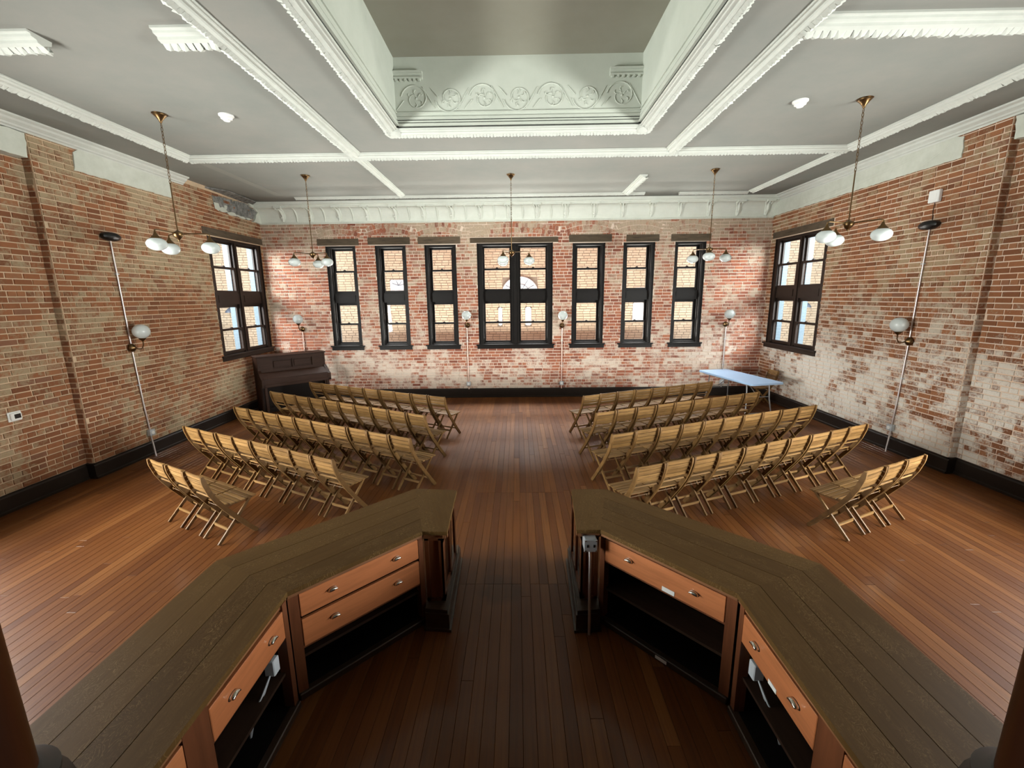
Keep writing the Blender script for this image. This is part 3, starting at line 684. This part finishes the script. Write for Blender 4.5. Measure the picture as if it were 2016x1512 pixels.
MB().add([(x, YE-.006, z) for x, _, z in arc]+[(x, YE+.02, z) for x, _, z in arc], [tuple(range(25)), *[(i, i+1, 26+i, 25+i) for i in range(24)]]).build('pane', 'ext_white', aw)
mb = MB()
for a in range(1, 6): mb.tube([(cx, YE-.012, zc_), (cx+.55*cos(a*PI/6), YE-.012, zc_+.49*sin(a*PI/6))], .008, 4)
mb.tube([(cx+.3*cos(PI*i/12), YE-.012, zc_+.27*sin(PI*i/12)) for i in range(13)], .008, 4); mb.build('muntin', 'ext_dark', aw)
struct(MB().box(-30, 30, -8, 30, -.8, -.6).build('ground', 'ext_dark_ground'), 'unseen dark yard ground, added for the light it bounces', 'ground')  # unseen ground plane added for bounce light, kept dark to limit it
for x_, z_, lab in ((-9.4, 2.18, 'small dark yard lamp outside the corner window above the piano'), (9.3, 2.14, 'small dark yard lamp outside the corner window beside the table')):
    t = thing('yard_lamp', lab, 'lamp', (x_, YE, z_))
    MB().lathe([(.0, .10), (.05, .09), (.13, 0), (.14, -.05), (.0, -.05)], (0, -.25, 0), 12).build('shade', 'ext_dark', t, True)
    MB().tube([(0, 0, .1), (0, -.15, .16), (0, -.25, .1)], .015, 6).build('bracket', 'ext_dark', t)

# ------------------------------------------------------------ the two angled counters
TOP = .80
def lerp(a, b, t): return (a[0]+(b[0]-a[0])*t, a[1]+(b[1]-a[1])*t)
def local_board(poly, z0, z1, name, mat, parent):
    """a board whose object axes follow its own length, so that the grain runs along it"""
    a, b = Vector(poly[0]), Vector(poly[1]); ang = math.atan2(b.y-a.y, b.x-a.x); c = sum((Vector(p) for p in poly), Vector((0, 0)))/len(poly)
    ca, sa = cos(-ang), sin(-ang)
    loc = [((p[0]-c.x)*ca-(p[1]-c.y)*sa, (p[0]-c.x)*sa+(p[1]-c.y)*ca) for p in poly]
    o = MB().prism(loc, z0, z1).build(name, mat, parent); o.location = (c.x, c.y, 0); o.rotation_euler = (0, 0, ang); return o
def offset_seg(a, b, d):
    n = Vector((-(b[1]-a[1]), b[0]-a[0])); n.normalize(); return ((a[0]+n.x*d, a[1]+n.y*d), (b[0]+n.x*d, b[1]+n.y*d))
def counter_top(pts, s, label):
    P1, P2, P3, P4, P5, P0, I, O = pts
    t = thing('counter_worktop', label, 'countertop'); g = .0012
    for k in range(4):
        for (a0, a1, b0, b1) in ((P4, P5, P1, P0), (P5, I, P0, O)):
            q = [lerp(a0, b0, k/4), lerp(a1, b1, k/4), lerp(a1, b1, (k+1)/4), lerp(a0, b0, (k+1)/4)]
            cx, cy = sum(p[0] for p in q)/4, sum(p[1] for p in q)/4
            q = [lerp(q[0], q[3], .012), lerp(q[1], q[2], .012), lerp(q[2], q[1], .012), lerp(q[3], q[0], .012)]
            local_board(q, TOP-.032, TOP, 'top_board', 'oak', t)
    local_board([P1, P4, P3, P2], TOP-.032, TOP, 'top_board', 'oak', t)
    for a, b in ((P2, P3), (P3, P4), (P4, P5), (P5, I)):
        d = .012*s; i, j = offset_seg(a, b, d); k2, l2 = offset_seg(a, b, d*3.0)
        local_board([i, j, l2, k2], TOP-.056, TOP-.030, 'edge_molding', 'oak_edge', t)
    return t
def pull(parent, x, y, z):
    o = MB().lathe([(.034, 0), (.036, -.004), (.0, -.005)], (0, 0, 0), 14, Matrix.Rotation(PI/2, 3, 'X') @ Matrix.Diagonal((1, .55, 1))).build('drawer_pull', 'chrome', parent, True)
    mb = MB(); n = 9
    for k in range(n):
        a = PI*k/(n-1)
        for q in range(4): b = q/3*PI/2; r = .031*(1 if q < 3 else .9); mb.v.append((r*cos(a)*cos(b*.35), -.004-.022*sin(b), .017*sin(a)*cos(b*.8)+.002))
    mb.f = [(k*4+q, k*4+q+1, (k+1)*4+q+1, (k+1)*4+q) for k in range(n-1) for q in range(3)]
    h = mb.build('pull_hood', 'chrome', o, True); o.location = (x, y, z)
    md = h.modifiers.new('thick', 'SOLIDIFY'); md.thickness = .002
    return o
def cabinet(label, org, rz, L, dep, bays, posts):
    """local x along the front, y into the cabinet. bays: (x0, x1, drawers[(z0,z1)], shelves[z])"""
    t = thing('counter_cabinet', label, 'cabinet', (*org, 0), rz); y0 = .035
    mb = MB(); mb.box(0, L, dep-.03, dep, .0, TOP-.033); mb.box(0, L, dep*.08, dep-.03, .02, .05); mb.box(0, L, y0+.02, dep-.03, TOP-.06, TOP-.034); mb.box(-.01, .012, y0+.04, dep, 0, TOP-.04); mb.box(L-.012, L+.01, y0+.04, dep, 0, TOP-.04)
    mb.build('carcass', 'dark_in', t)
    MB().box(0, L, dep, dep+.012, 0, TOP-.034).build('back_panel', 'cab', t)
    f = MB()
    for a, b in posts: f.box(a, b, y0-.012, y0+.05, 0, TOP-.034)
    f.box(0, L, y0, y0+.03, TOP-.062, TOP-.034); f.build('face_frame', 'cab', t)
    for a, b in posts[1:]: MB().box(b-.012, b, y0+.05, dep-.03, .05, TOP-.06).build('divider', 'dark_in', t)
    MB().box(0, L, y0-.03, y0+.02, 0, .05, .006).build('bottom_rail', 'plinth', t)
    for x0, x1, drs, shs in bays:
        for z0_, z1_ in drs:
            d = MB().box(x0+.004, x1-.004, y0-.014, y0+.012, z0_, z1_, .003).build('drawer', 'drawer', t)
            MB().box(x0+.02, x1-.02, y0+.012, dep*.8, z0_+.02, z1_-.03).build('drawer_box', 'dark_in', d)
            for q in (.24, .78): pull(d, x0+(x1-x0)*q, y0-.0145, (z0_+z1_)/2+.01)
        zb = min(z for z, _ in drs)
        MB().box(x0, x1, y0, y0+.02, zb-.02, zb-.003).build('drawer_rail', 'cab', t)
        for z in shs: MB().box(x0, x1, y0+.02, dep-.03, z-.012, z+.008).build('shelf', 'shelf', t)
    return t
def pedestal(label, pts, s, plinth):
    P1, P2, P3, P4 = pts[:4]; t = thing('counter_pedestal', label, 'pedestal')
    c = ((P1[0]+P2[0]+P3[0]+P4[0])/4, (P1[1]+P2[1]+P3[1]+P4[1])/4)
    xa = P3[0]-s*.045; xb = P4[0]+s*.0; y0 = P3[1]+.045; y1 = P2[1]-.04       # s = +1 for the counter whose aisle side is at its +x end
    MB().prism([(xa-s*.012, y0+.012), (xb, y0+.012), (P1[0]+s*.03, y1), (P2[0]-s*.057, y1)], .15, TOP-.03).build('body', 'cab', t)
    f = MB()
    for q in (0, 1):
        x_ = xa if q == 0 else xb; f.box(x_, x_-s*.035 if q == 0 else x_+s*.03, y0, y0+.03, .15, TOP-.055)
    f.box(xa, xb, y0, y0+.02, TOP-.10, TOP-.03); f.box(xa, xb, y0, y0+.02, .15, .20)
    f.build('front_frame', 'cab', t)
    g = MB(); n = 3; xs_ = P2[0]-s*.045
    for k in range(n):
        yy = y0+(y1-y0)*k/(n-1)-(.06 if k == n-1 else .03 if k else 0); g.box(xa-s*.015 if 1 else 0, xa+s*.003, yy, yy+.06, .15, TOP-.04)
    g.box(xa-s*.015, xa+s*.003, y0, y1, TOP-.12, TOP-.03); g.box(xa-s*.015, xa+s*.003, y0, y1, .15, .23); g.build('side_frame', 'cab', t)
    MB().box(min(xa, xb)-.012, max(xa, xb)+.012, y0-.018, y0+.01, TOP-.075, TOP-.055, .004).build('neck_molding', 'oak_edge', t)
    pl = MB(); a, b = plinth; pl.prism([a, (P4[0], a[1]+.02), (P4[0]-s*.05, b[1]), b], 0, .145); pl.prism([(a[0]-s*.012, a[1]+.012), (P4[0], a[1]+.03), (P4[0]-s*.05, b[1]-.01), (b[0]-s*.012, b[1]-.012)], .145, .175)
    pl.prism([(a[0]+s*.015, a[1]-.015), (P4[0]-s*.01, a[1]+.0), (P4[0]-s*.05, b[1]+.01), (b[0]+s*.015, b[1]+.015)], 0, .022)
    pl.build('plinth', 'plinth', t); return t
LP = [(-.965, 3.773), (-.572, 3.735), (-.547, 3.01), (-.734, 3.019), (-1.409, 2.327), (-2.067, 2.651), (-1.385, .35), (-2.055, .35)]
RP = [(.794, 3.739), (.483, 3.743), (.437, 3.031), (.615, 3.03), (1.288, 2.302), (1.978, 2.593), (1.272, .35), (1.977, .35)]
counter_top(LP, -1, 'dark quarter-sawn oak top of the angled counter on the piano side of the aisle')
counter_top(RP, 1, 'dark quarter-sawn oak top of the angled counter on the table side of the aisle')
pedestal('panelled end pedestal of the piano-side counter facing the aisle, no outlet', LP, 1, ((-.547, 2.935), (-.575, 3.86)))
pedestal('panelled end pedestal of the table-side counter with the metal outlet fixed to it', RP, -1, ((.43, 2.925), (.468, 3.84)))
L1 = math.dist(LP[4], LP[3])
lc = cabinet('angled oak counter cabinet with two stacked long drawers', LP[4], math.atan2(LP[3][1]-LP[4][1], LP[3][0]-LP[4][0]), L1, .66, [(.062, L1-.03, [(.575, .735), (.36, .553)], [.27])], [(0, .062), (L1-.03, L1+.01)])
def corner_fill(cab, pts, z0, z1, name, mat):  # fillers added at the counter bend to stop light leaking through
    ang = -cab.rotation_euler[2]; c, s = cos(ang), sin(ang); ox, oy = cab.location[0], cab.location[1]
    return MB().prism([((x-ox)*c-(y-oy)*s, (x-ox)*s+(y-oy)*c) for x, y in pts], z0, z1).build(name, mat, cab)
corner_fill(lc, [(-1.88, 2.80), (-2.055, 2.62), (-2.055, 2.26), (-2.03, 2.26), (-2.03, 2.61), (-1.87, 2.775)], 0, TOP-.034, 'leak_stop_panel', 'cab')
corner_fill(lc, [(-1.44, 2.335), (-1.47, 2.40), (-1.52, 2.36), (-1.50, 2.29), (-1.44, 2.29)], 0, TOP-.04, 'leak_stop_post', 'dark_in')
L1 = math.dist(RP[4], RP[3])
rc = cabinet('angled oak counter cabinet with one long drawer above open dark shelves', RP[3], math.atan2(RP[4][1]-RP[3][1], RP[4][0]-RP[3][0]), L1, .66, [(.03, L1-.062, [(.548, .728)], [.29])], [(-.01, .03), (L1-.062, L1)])
corner_fill(rc, [(1.76, 2.765), (1.95, 2.58), (1.95, 2.22), (1.925, 2.22), (1.925, 2.57), (1.75, 2.74)], 0, TOP-.034, 'leak_stop_panel', 'cab')
corner_fill(rc, [(1.32, 2.31), (1.35, 2.375), (1.40, 2.335), (1.38, 2.265), (1.32, 2.265)], 0, TOP-.04, 'leak_stop_post', 'dark_in')
MB().box(.51, .60, .018, .0205, .552, .585).build('paper_sticker', 'paper', rc)
MB().box(.50, .585, .002, .0045, .014, .038).build('paper_sticker', 'paper', rc)
lc2 = cabinet('straight oak counter cabinet on the piano side, nearest the camera', (-1.385, .4), PI/2, 1.90, .66, [(1.22, 1.855, [(.548, .728)], [.29]), (.42, 1.07, [(.548, .728)], [.29])], [(1.855, 1.90), (1.07, 1.22)])
rc2 = cabinet('straight oak counter cabinet on the table side, nearest the camera', (1.272, 2.27), -PI/2, 1.88, .66, [(.045, .68, [(.548, .728)], [.29]), (.83, 1.48, [(.548, .728)], [.29])], [(0, .045), (.68, .83)])
MB().box(.33, .40, .018, .0205, .55, .575).build('paper_sticker', 'paper', rc2)
for nm, x_, y_, s in (('grey outlet box with loose cables under the piano-side counter', -1.46, 2.17, -1), ('grey outlet box with loose cables under the table-side counter', 1.35, 2.14, 1)):
    t = thing('outlet_box', nm, 'outlet', (x_, y_, .43))
    MB().box(-.03, .03, -.03, .03, -.05, .05, .005).build('box', 'cable', t)
    for k in range(2): MB().tube([(0, -.03, -.04), (s*.02, -.07-.03*k, -.12), (s*.06, -.10-.05*k, -.2), (s*.10, -.12, -.37)], .006, 6).build('cable', 'cable', t)
t = thing('power_outlet', 'galvanised double outlet box on a conduit fixed to the counter pedestal', 'outlet', (.535, 3.03, 0))
MB().box(-.048, .048, -.055, .04, .655, .75, .006).build('box', 'galv', t)
fp = MB().box(-.05, .05, -.062, -.054, .652, .752, .006).build('cover_plate', 'galv', t)
for x_ in (-.022, .026): MB().box(x_-.006, x_+.006, -.064, -.06, .69, .712).build('socket', 'black', fp)
for x_ in (-.04, .04):
    for z_ in (.662, .742): MB().lathe([(.006, 0), (.005, .003), (0, .004)], (x_, -.062, z_), 8, Matrix.Rotation(PI/2, 3, 'X')).build('screw', 'chrome', fp)
MB().tube([(0, -.02, .66), (0, -.05, .60), (-.004, -.085, .3), (-.006, -.115, .16), (-.008, -.13, 0)], .0115, 10).build('conduit', 'steel', t, True)
for nm, x_, s in (('dark red wooden column standing on the piano-side counter top', -1.71, -1), ('dark red wooden column standing on the table-side counter top', 1.63, 1)):
    t = thing('wooden_column', nm, 'column', (x_, 1.10, TOP))
    MB().lathe([(.11, .20), (.108, .6), (.105, 1.6), (.10, 2.6), (.115, 2.62), (.13, 2.70), (.0, 2.70)], (0, 0, 0), 28).build('shaft', 'column', t, True)
    MB().lathe([(.165, .03), (.182, .05), (.186, .085), (.178, .12), (.165, .13), (.158, .145), (.152, .15), (.158, .165), (.16, .185), (.13, .20), (.112, .215), (.0, .215)], (0, 0, 0), 32).build('base_molding', 'col_base', t, True)
    MB().box(-.19, .19, -.19, .19, 0, .03, .006).build('plinth_block', 'col_base', t)
    MB().box(-.16, .16, -.16, .16, 2.70, 3.82).build('capital_block', 'column', t)

# ------------------------------------------------------------ folding chairs
YO = .27
RAIL = [(0, .805), (.018, .715), (.05, .61), (.10, .505), (.175, .385), (.27, .25), (.375, .11), (.455, .012), (.464, 0)]
def rail_at(z):
    for (y0, z0_), (y1, z1_) in zip(RAIL[:-1], RAIL[1:]):
        if z1_ <= z <= z0_: t = (z0_-z)/(z0_-z1_); return y0+(y1-y0)*t, math.atan2(y1-y0, z0_-z1_)
def make_chair():
    t = empty('folding_chair')
    for s in (-1, 1):
        sm = []
        for i in range(len(RAIL)-1):
            for k in range(3 if i < 6 else 1):
                q = k/(3 if i < 6 else 1); sm.append((s*.175, RAIL[i][0]+(RAIL[i+1][0]-RAIL[i][0])*q-YO, RAIL[i][1]+(RAIL[i+1][1]-RAIL[i][1])*q))
        sm.append((s*.175, RAIL[-1][0]-YO, 0))
        wd = [.028, .040]+[.047]*(len(sm)-4)+[.044, .036]
        MB().ribbon(sm, (1, 0, 0), wd, .021).build('side_rail', 'chair_rail', t)
        MB().ribbon([(s*.142, .465-YO, .412), (s*.142, .27-YO, .205), (s*.142, .075-YO, .006)], (1, 0, 0), [.026, .032, .028], .017).build('leg', 'chair_rail', t)
    for z in (.775, .722, .669, .616):
        y, a = rail_at(z); mb = MB(); hw = .166; c, s_ = cos(a), sin(a); v = []
        for dx in (-hw, 0, hw):
            bow = -.006 if dx == 0 else 0
            for p, q in ((-.0222, -.006), (.0222, -.006), (.0222, .006), (-.0222, .006)): v.append((dx, y-YO-p*s_+(q+.010)*c+bow, z+p*c+(q+.010)*s_))
        mb.add(v, [(3, 2, 1, 0), (8, 9, 10, 11)]+[(i*4+k, i*4+(k+1) % 4, i*4+4+(k+1) % 4, i*4+4+k) for i in range(2) for k in range(4)])
        mb.build('back_slat', 'chair', t)
    y, a = rail_at(.545); MB().box(-.166, .166, y-YO-.006, y-YO+.006, .537, .555, .002).build('back_bar', 'chair', t)
    for i in range(6):
        y0 = .172+i*.056; hw = .160 if i == 0 else .182; z = .43-.010*sin(PI*i/5)-(.006 if i == 5 else 0)
        MB().box(-hw, hw, y0-YO, y0+.047-YO, z-.015, z, .003).build('seat_slat', 'chair', t)
    mb = MB()
    for s in (-1, 1): mb.box(s*.118, s*.134, .165-YO, .49-YO, .382, .409)
    mb.build('seat_frame', 'chair_rail', t)
    MB().box(-.142, .142, .185-YO, .197-YO, .115, .145).build('stretcher', 'chair', t)
    MB().box(-.17, .17, .355-YO, .367-YO, .120, .145).build('front_stretcher', 'chair', t)
    MB().tube([(-.1855, .17-YO, .392), (.1855, .17-YO, .392)], .0035, 6).build('hinge_rod', 'chair_rail', t)
    return t
proto = make_chair(); first = [True]
def place_chair(x, y, rz, label, group):
    o = proto if first[0] else copy_tree(proto); first[0] = False
    o.location = (x, y, 0); o.rotation_euler = (0, 0, rz); tag(o, label, 'chair', group)
ROWS = [('piano', 1, (-4.461, 9.081), (-1.297, 7.514), 9), ('piano', 2, (-4.795, 8.161), (-1.402, 6.315), 10), ('piano', 3, (-4.73, 6.978), (-1.36, 5.231), 10), ('piano', 4, (-4.729, 5.867), (-2.038, 4.508), 8), ('piano', 5, (-4.162, 4.589), (-3.149, 4.046), 3),
        ('table', 1, (1.142, 7.538), (3.965, 8.745), 8), ('table', 2, (1.166, 6.376), (4.376, 7.768), 9), ('table', 3, (1.185, 5.33), (4.727, 6.765), 10), ('table', 4, (1.204, 4.225), (4.722, 5.708), 10), ('table', 5, (3.414, 4.071), (4.439, 4.553), 3)]
RN = {1: 'front row nearest the windows', 2: 'second row from the windows', 3: 'middle row', 4: 'long row nearest the counter', 5: 'short row of three'}
for side, rn_, a, b, n in ROWS:
    r = Vector((b[0]-a[0], b[1]-a[1])); L = r.length; r.normalize(); f_ = Vector((-r.y, r.x)); rz = math.atan2(r.y, r.x)
    for i in range(n):
        c = Vector(a)+r*(L*(i+.5)/n)+f_*(YO+random.uniform(-.01, .01)); k = (n-1-i) if side == 'piano' else i
        if rn_ == 5: lab = '%s slatted wooden folding chair, %s-side %s' % (['aisle-end', 'middle', 'wall-end'][k], side, RN[rn_])
        else: lab = 'wooden folding chair, %s from the aisle, %s-side block, %s' % (ORD[k], side, RN[rn_])
        place_chair(c.x, c.y, rz+random.uniform(-.008, .008), lab, 'wooden folding chairs in %s-side %s' % (side, RN[rn_]))
place_chair(5.66, 10.02, PI/2, 'lone wooden folding chair between the white table and the brick wall', None)

# ------------------------------------------------------------ white folding table and piano
t = thing('folding_table', 'white plastic folding table beside the brick wall in the corner', 'table', (4.934, 9.67, 0), R(-78.6))
def rrect(hx, hy, r, n=5):
    return [(sx*(hx-r)+r*cos(a), sy*(hy-r)+r*sin(a)) for sx, sy, a0 in ((1, 1, 0), (-1, 1, PI/2), (-1, -1, PI), (1, -1, 1.5*PI)) for a in [a0+PI/2*k/n for k in range(n+1)]]
MB().prism(rrect(.905, .385, .06), .705, .735).prism(rrect(.90, .38, .055), .735, .742).build('table_top', 'table', t)
for s in (-1, 1):
    for q in (-1, 1): MB().tube([(s*.62, q*.27, .705), (s*.66, q*.27, .36), (s*.70, q*.31, .06), (s*.70, q*.33, .012)], .0125, 8).build('leg', 'table_leg', t, True)
    MB().tube([(s*.70, -.31, .06), (s*.70, .31, .06)], .011, 8).tube([(s*.655, -.27, .40), (s*.655, .27, .40)], .009, 8).build('leg_brace', 'table_leg', t, True)
    MB().tube([(s*.655, 0, .40), (s*.25, 0, .70)], .008, 6).build('folding_strut', 'table_leg', t)
MB().box(-.7, .7, -.36, -.33, .685, .705).box(-.7, .7, .33, .36, .685, .705).build('under_frame', 'table_leg', t)

t = thing('upright_piano', 'old dark brown upright piano standing across the corner under the window', 'piano', (-5.76, 9.47, 0), R(43.7))
W = 1.47
for x0 in (0, W-.05): MB().box(x0, x0+.05, 0, .40, .0, 1.265, .004).build('side_panel', 'piano', t)
MB().box(-.02, W+.02, -.03, .41, 1.265, 1.295, .006).build('lid', 'piano', t)
mb = MB(); mb.box(.05, W-.05, .045, .06, .93, 1.265); mb.box(.05, W-.05, .005, .05, 1.195, 1.265); mb.box(.05, W-.05, .005, .05, .93, 1.0)
for x0, x1 in ((.05, .30), (W/2-.008, W/2+.008), (W-.30, W-.05)): mb.box(x0, x1, .005, .05, 1.0, 1.195)
up = mb.build('upper_panel', 'piano', t)
for x0, x1 in ((.33, W/2-.035), (W/2+.035, W-.33)): MB().box(x0, x1, .022, .05, 1.028, 1.167, .006).build('raised_panel', 'piano', up)
MB().box(.0, W, -.045, .02, .905, .935, .006).build('music_ledge', 'piano', t)
MB().extr([(-.06, .93), (.05, .93), (.05, .895), (-.20, .80), (-.23, .80), (-.23, .815)], lambda p, q, x: (x, p, q), .05, W-.05).build('fallboard', 'piano', t)
mb = MB(); mb.box(.0, W, -.27, .0, .63, .70, .006); mb.box(.05, W-.05, -.262, -.235, .70, .80); mb.build('key_bed', 'piano', t)
for x0 in (-.012, W-.053): MB().extr([(.0, .98), (.0, .63), (-.27, .63), (-.27, .80), (-.20, .83), (-.08, .93)], lambda p, q, x: (x, p, q), x0, x0+.065).build('key_cheek', 'piano', t)
for x0 in (.03, W-.09): MB().box(x0, x0+.06, -.25, -.19, .06, .63, .008).box(x0-.01, x0+.07, -.27, -.0, .0, .06, .008).build('leg', 'piano', t)
MB().box(.05, W-.05, .10, .13, .10, .63).box(.05, W-.05, .04, .12, .0, .11).build('lower_panel', 'piano_key', t)
MB().box(.05, W-.05, .37, .40, .0, 1.26).build('back_panel', 'piano', t)
for x_ in (.45, .82): MB().lathe([(.014, 0), (.012, .006), (0, .008)], (x_, -.232, .775), 10, Matrix.Rotation(PI/2, 3, 'X')).build('fallboard_knob', 'brass', t, True)

# ------------------------------------------------------------ chandeliers
def globe(mb_c, w, h, neck=True):
    pr = []
    for k in range(15): a = -PI/2+PI*k/14; pr.append((max(.001, w*cos(a)), h*sin(a)))
    return MB().lathe(pr, mb_c, 24)
def chandelier(x, y, angs, label):
    t = thing('chandelier', label, 'chandelier', (x, y, 0), 0, 'three-globe brass chandeliers'); zh = 3.37
    MB().lathe([(.0, ZC-.105), (.012, ZC-.10), (.02, ZC-.075), (.055, ZC-.03), (.07, ZC-.018), (.072, ZC-.004), (.085, ZC-.002), (.085, ZC), (.0, ZC)], (0, 0, 0), 18).build('canopy', 'brass', t, True)
    mb = MB(); z = ZC-.105; k = 0
    while z > zh+.62:
        P = [(.011*cos(a)*(1 if k % 2 else 0), .011*cos(a)*(0 if k % 2 else 1), z-.024+.026*sin(a)) for a in np.linspace(0, 2*PI, 11)[:-1]]
        mb.tube(P, .0035, 5, closed=True); z -= .043; k += 1
    mb.build('chain', 'brass', t, True)
    MB().tube([(0, 0, z+.01), (0, 0, zh+.03)], .0075, 8).build('rod', 'brass', t, True)
    MB().lathe([(.0, zh-.085), (.008, zh-.08), (.012, zh-.065), (.03, zh-.05), (.058, zh-.02), (.062, zh+.0), (.058, zh+.025), (.03, zh+.035), (.012, zh+.05), (.0, zh+.055)], (0, 0, 0), 16).build('hub', 'brass', t, True)
    for a in angs:
        c, s = cos(R(a)), sin(R(a)); P = [(r*c, r*s, zh+dz) for r, dz in ((.04, .01), (.20, .018), (.31, .02), (.335, .008), (.335, -.03))]
        ar = MB().tube(P, .008, 8).build('arm', 'brass', t, True)
        MB().lathe([(.012, zh-.01), (.016, zh-.03), (.03, zh-.055), (.058, zh-.085), (.06, zh-.095), (.0, zh-.09)], (.335*c, .335*s, 0), 16).build('shade_holder', 'brass', ar, True)
        globe((.335*c, .335*s, zh-.155), .108, .077).build('glass_globe', 'opal', ar, True)
chandelier(-4.336, 5.806, (24.9, 144.9, 264.9), 'brass three-globe chandelier hanging in front of the piano-side brick wall')
chandelier(-3.88, 8.579, (219, 99, 339), 'brass three-globe chandelier by the first back window next to the piano')
chandelier(-.097, 8.722, (2, 122, 242), 'brass three-globe chandelier in front of the wide middle window')
chandelier(3.631, 8.597, (7, 127, 247), 'brass three-globe chandelier by the last back window near the white table')
chandelier(4.104, 5.724, (-43.8, 76.2, 196.2), 'brass three-globe chandelier hanging in front of the table-side brick wall')

# ------------------------------------------------------------ wall lamps, conduits, small fittings
def sconce(loc, rz, label, side=0.0):
    """local y points into the room"""
    t = thing('wall_sconce', label, 'sconce', loc, rz, 'brass globe wall sconces')
    MB().lathe([(.065, 0), (.065, .008), (.052, .028), (.03, .042), (.016, .055), (.0, .06)], (0, 0, 0), 20, Matrix.Rotation(-PI/2, 3, 'X')).build('back_plate', 'brass', t, True)
    P = [(0, .05, 0), (side*.3, .10, -.02), (side*.7, .15, -.015), (side, .175, .04), (side, .175, .10)]
    MB().tube(P, .009, 8).lathe([(.012, .10), (.02, .11), (.046, .135), (.05, .15), (.0, .15)], (side, .175, 0), 14).build('arm', 'brass', t, True)
    globe((side, .175, .255), .118, .112).build('glass_globe', 'opal', t, True)
sconce((XL+.045, 6.86, 1.81), -PI/2, 'globe wall sconce on the piano-side brick wall', -.02)
sconce((XR-.045, 6.82, 1.79), PI/2, 'globe wall sconce on the table-side brick wall', .02)
for x, z, lab in ((-5.40, 1.80, 'globe wall sconce on the back wall above the piano'), (-1.245, 1.85, 'globe wall sconce just piano-side of the wide middle window'), (1.112, 1.82, 'globe wall sconce just table-side of the wide middle window'), (5.16, 1.81, 'globe wall sconce on the back wall above the white table')):
    sconce((x, YB-.045, z), PI, lab)
def straps(t, pts, ax):
    for p in pts: MB().box(p[0]-(.03 if ax == 'x' else .012), p[0]+(.03 if ax == 'x' else .012), p[1]-(.012 if ax == 'x' else .03), p[1]+(.012 if ax == 'x' else .03), p[2]-.008, p[2]+.008).build('pipe_strap', 'galv', t)
for side, x0, s, y, lab in (('piano', XL, 1, 6.87, 'steel conduit pipe running down the piano-side brick wall to the floor'), ('table', XR, -1, 6.84, 'steel conduit pipe running down the table-side brick wall to the floor')):
    t = thing('conduit_pipe', lab, 'pipe', (x0, y, 0)); q = s*.028
    MB().tube([(q, -.03, 3.47), (q, -.015, 2.6), (q, 0, 1.8), (q, .03, .9), (q, .06, .44), (q, .06, .33), (s*.07, .02, .27), (s*.13, -.03, .10), (s*.14, -.035, 0)], .0125, 10).build('pipe', 'steel', t, True)
    b = MB().box(s*.012, s*.075, .01, .11, .33, .43, .006).build('junction_box', 'galv', t); MB().lathe([(.03, 0), (.028, .006), (0, .008)], (s*.075, .06, .38), 12, Matrix.Rotation(s*PI/2, 3, 'Y')).build('outlet_face', 'white', b, True)
    straps(t, [(q, -.02, 2.95), (q, .01, 1.2)], 'y')
    d = thing('wall_dome', 'black oval dome fitting at the top of the %s-side conduit' % side, 'fixture', (x0+s*.045, y-.03, 3.50))
    MB().lathe([(.15, -.02), (.158, 0), (.15, .022), (.10, .04), (.0, .046)], (0, 0, 0), 24, Matrix.Rotation(s*PI/2, 3, 'Y') @ Matrix.Diagonal((.42, 1, 1.5))).build('dome', 'black', d, True)
    MB().box(-s*.045, -s*.01, -.05, .05, -.03, .03).build('mount', 'black', d)
for x, zt, zb, lab, mt in ((-5.415, 1.78, .26, 'conduit pipe behind the piano below the back wall sconce', 'copper'), (-1.262, 1.82, .26, 'conduit pipe below the sconce piano-side of the wide middle window', 'copper'), (1.118, 1.79, .26, 'conduit pipe below the sconce table-side of the wide middle window', 'copper'), (5.19, 1.78, .26, 'conduit pipe below the back wall sconce over the white table', 'steel')):
    t = thing('conduit_pipe', lab, 'pipe', (x, YB, 0))
    MB().tube([(0, -.028, zt), (0, -.028, .40)], .016, 10).tube([(0, -.028, .33), (0, -.028, .22)], .016, 8).build('pipe', mt, t, True)
    b = MB().box(-.05, .05, -.07, -.012, .31, .41, .006).build('junction_box', 'galv', t); MB().box(-.028, .028, -.075, -.069, .33, .39, .004).build('outlet_face', 'white', b)
    straps(t, [(0, -.025, 1.45), (0, -.025, .8)], 'x')
for x, y, lab in ((-3.56, 5.87, 'white smoke detector on the ceiling near the piano-side chandelier'), (3.37, 5.75, 'white smoke detector on the ceiling near the table-side chandelier')):
    t = thing('smoke_detector', lab, 'smoke detector', (x, y, ZC))
    MB().lathe([(.085, 0), (.085, -.014), (.07, -.02), (.0, -.02)], (0, 0, 0), 20).build('base', 'white', t, True)
    MB().lathe([(.066, -.02), (.064, -.045), (.04, -.055), (.036, -.068), (.0, -.07)], (0, 0, 0), 20).build('cover', 'white', t, True)
t = thing('thermostat', 'white thermostat with black screen on the brick wall', 'thermostat', (XL-NICH+.012, 5.19, 1.145))
MB().box(0, .012, -.075, .075, -.06, .06, .004).box(.012, .04, -.06, .06, -.047, .047, .008).build('housing', 'white', t); MB().box(.04, .0425, -.028, .042, -.026, .03).build('screen', 'screen', t)
t = thing('wall_box', 'white square plastic box high on the table-side brick wall', 'box', (XR-.012, 6.80, 3.895))
MB().box(-.05, 0, -.085, .085, -.085, .085, .008).build('housing', 'white', t); MB().box(-.052, -.049, -.05, .05, -.05, .05, .001).build('front_grille', 'white', t)
MB().tube([(-.004, .01, -.085), (-.004, .02, -.2), (-.004, 0, -.36)], .004, 6).build('cord', 'black', t)
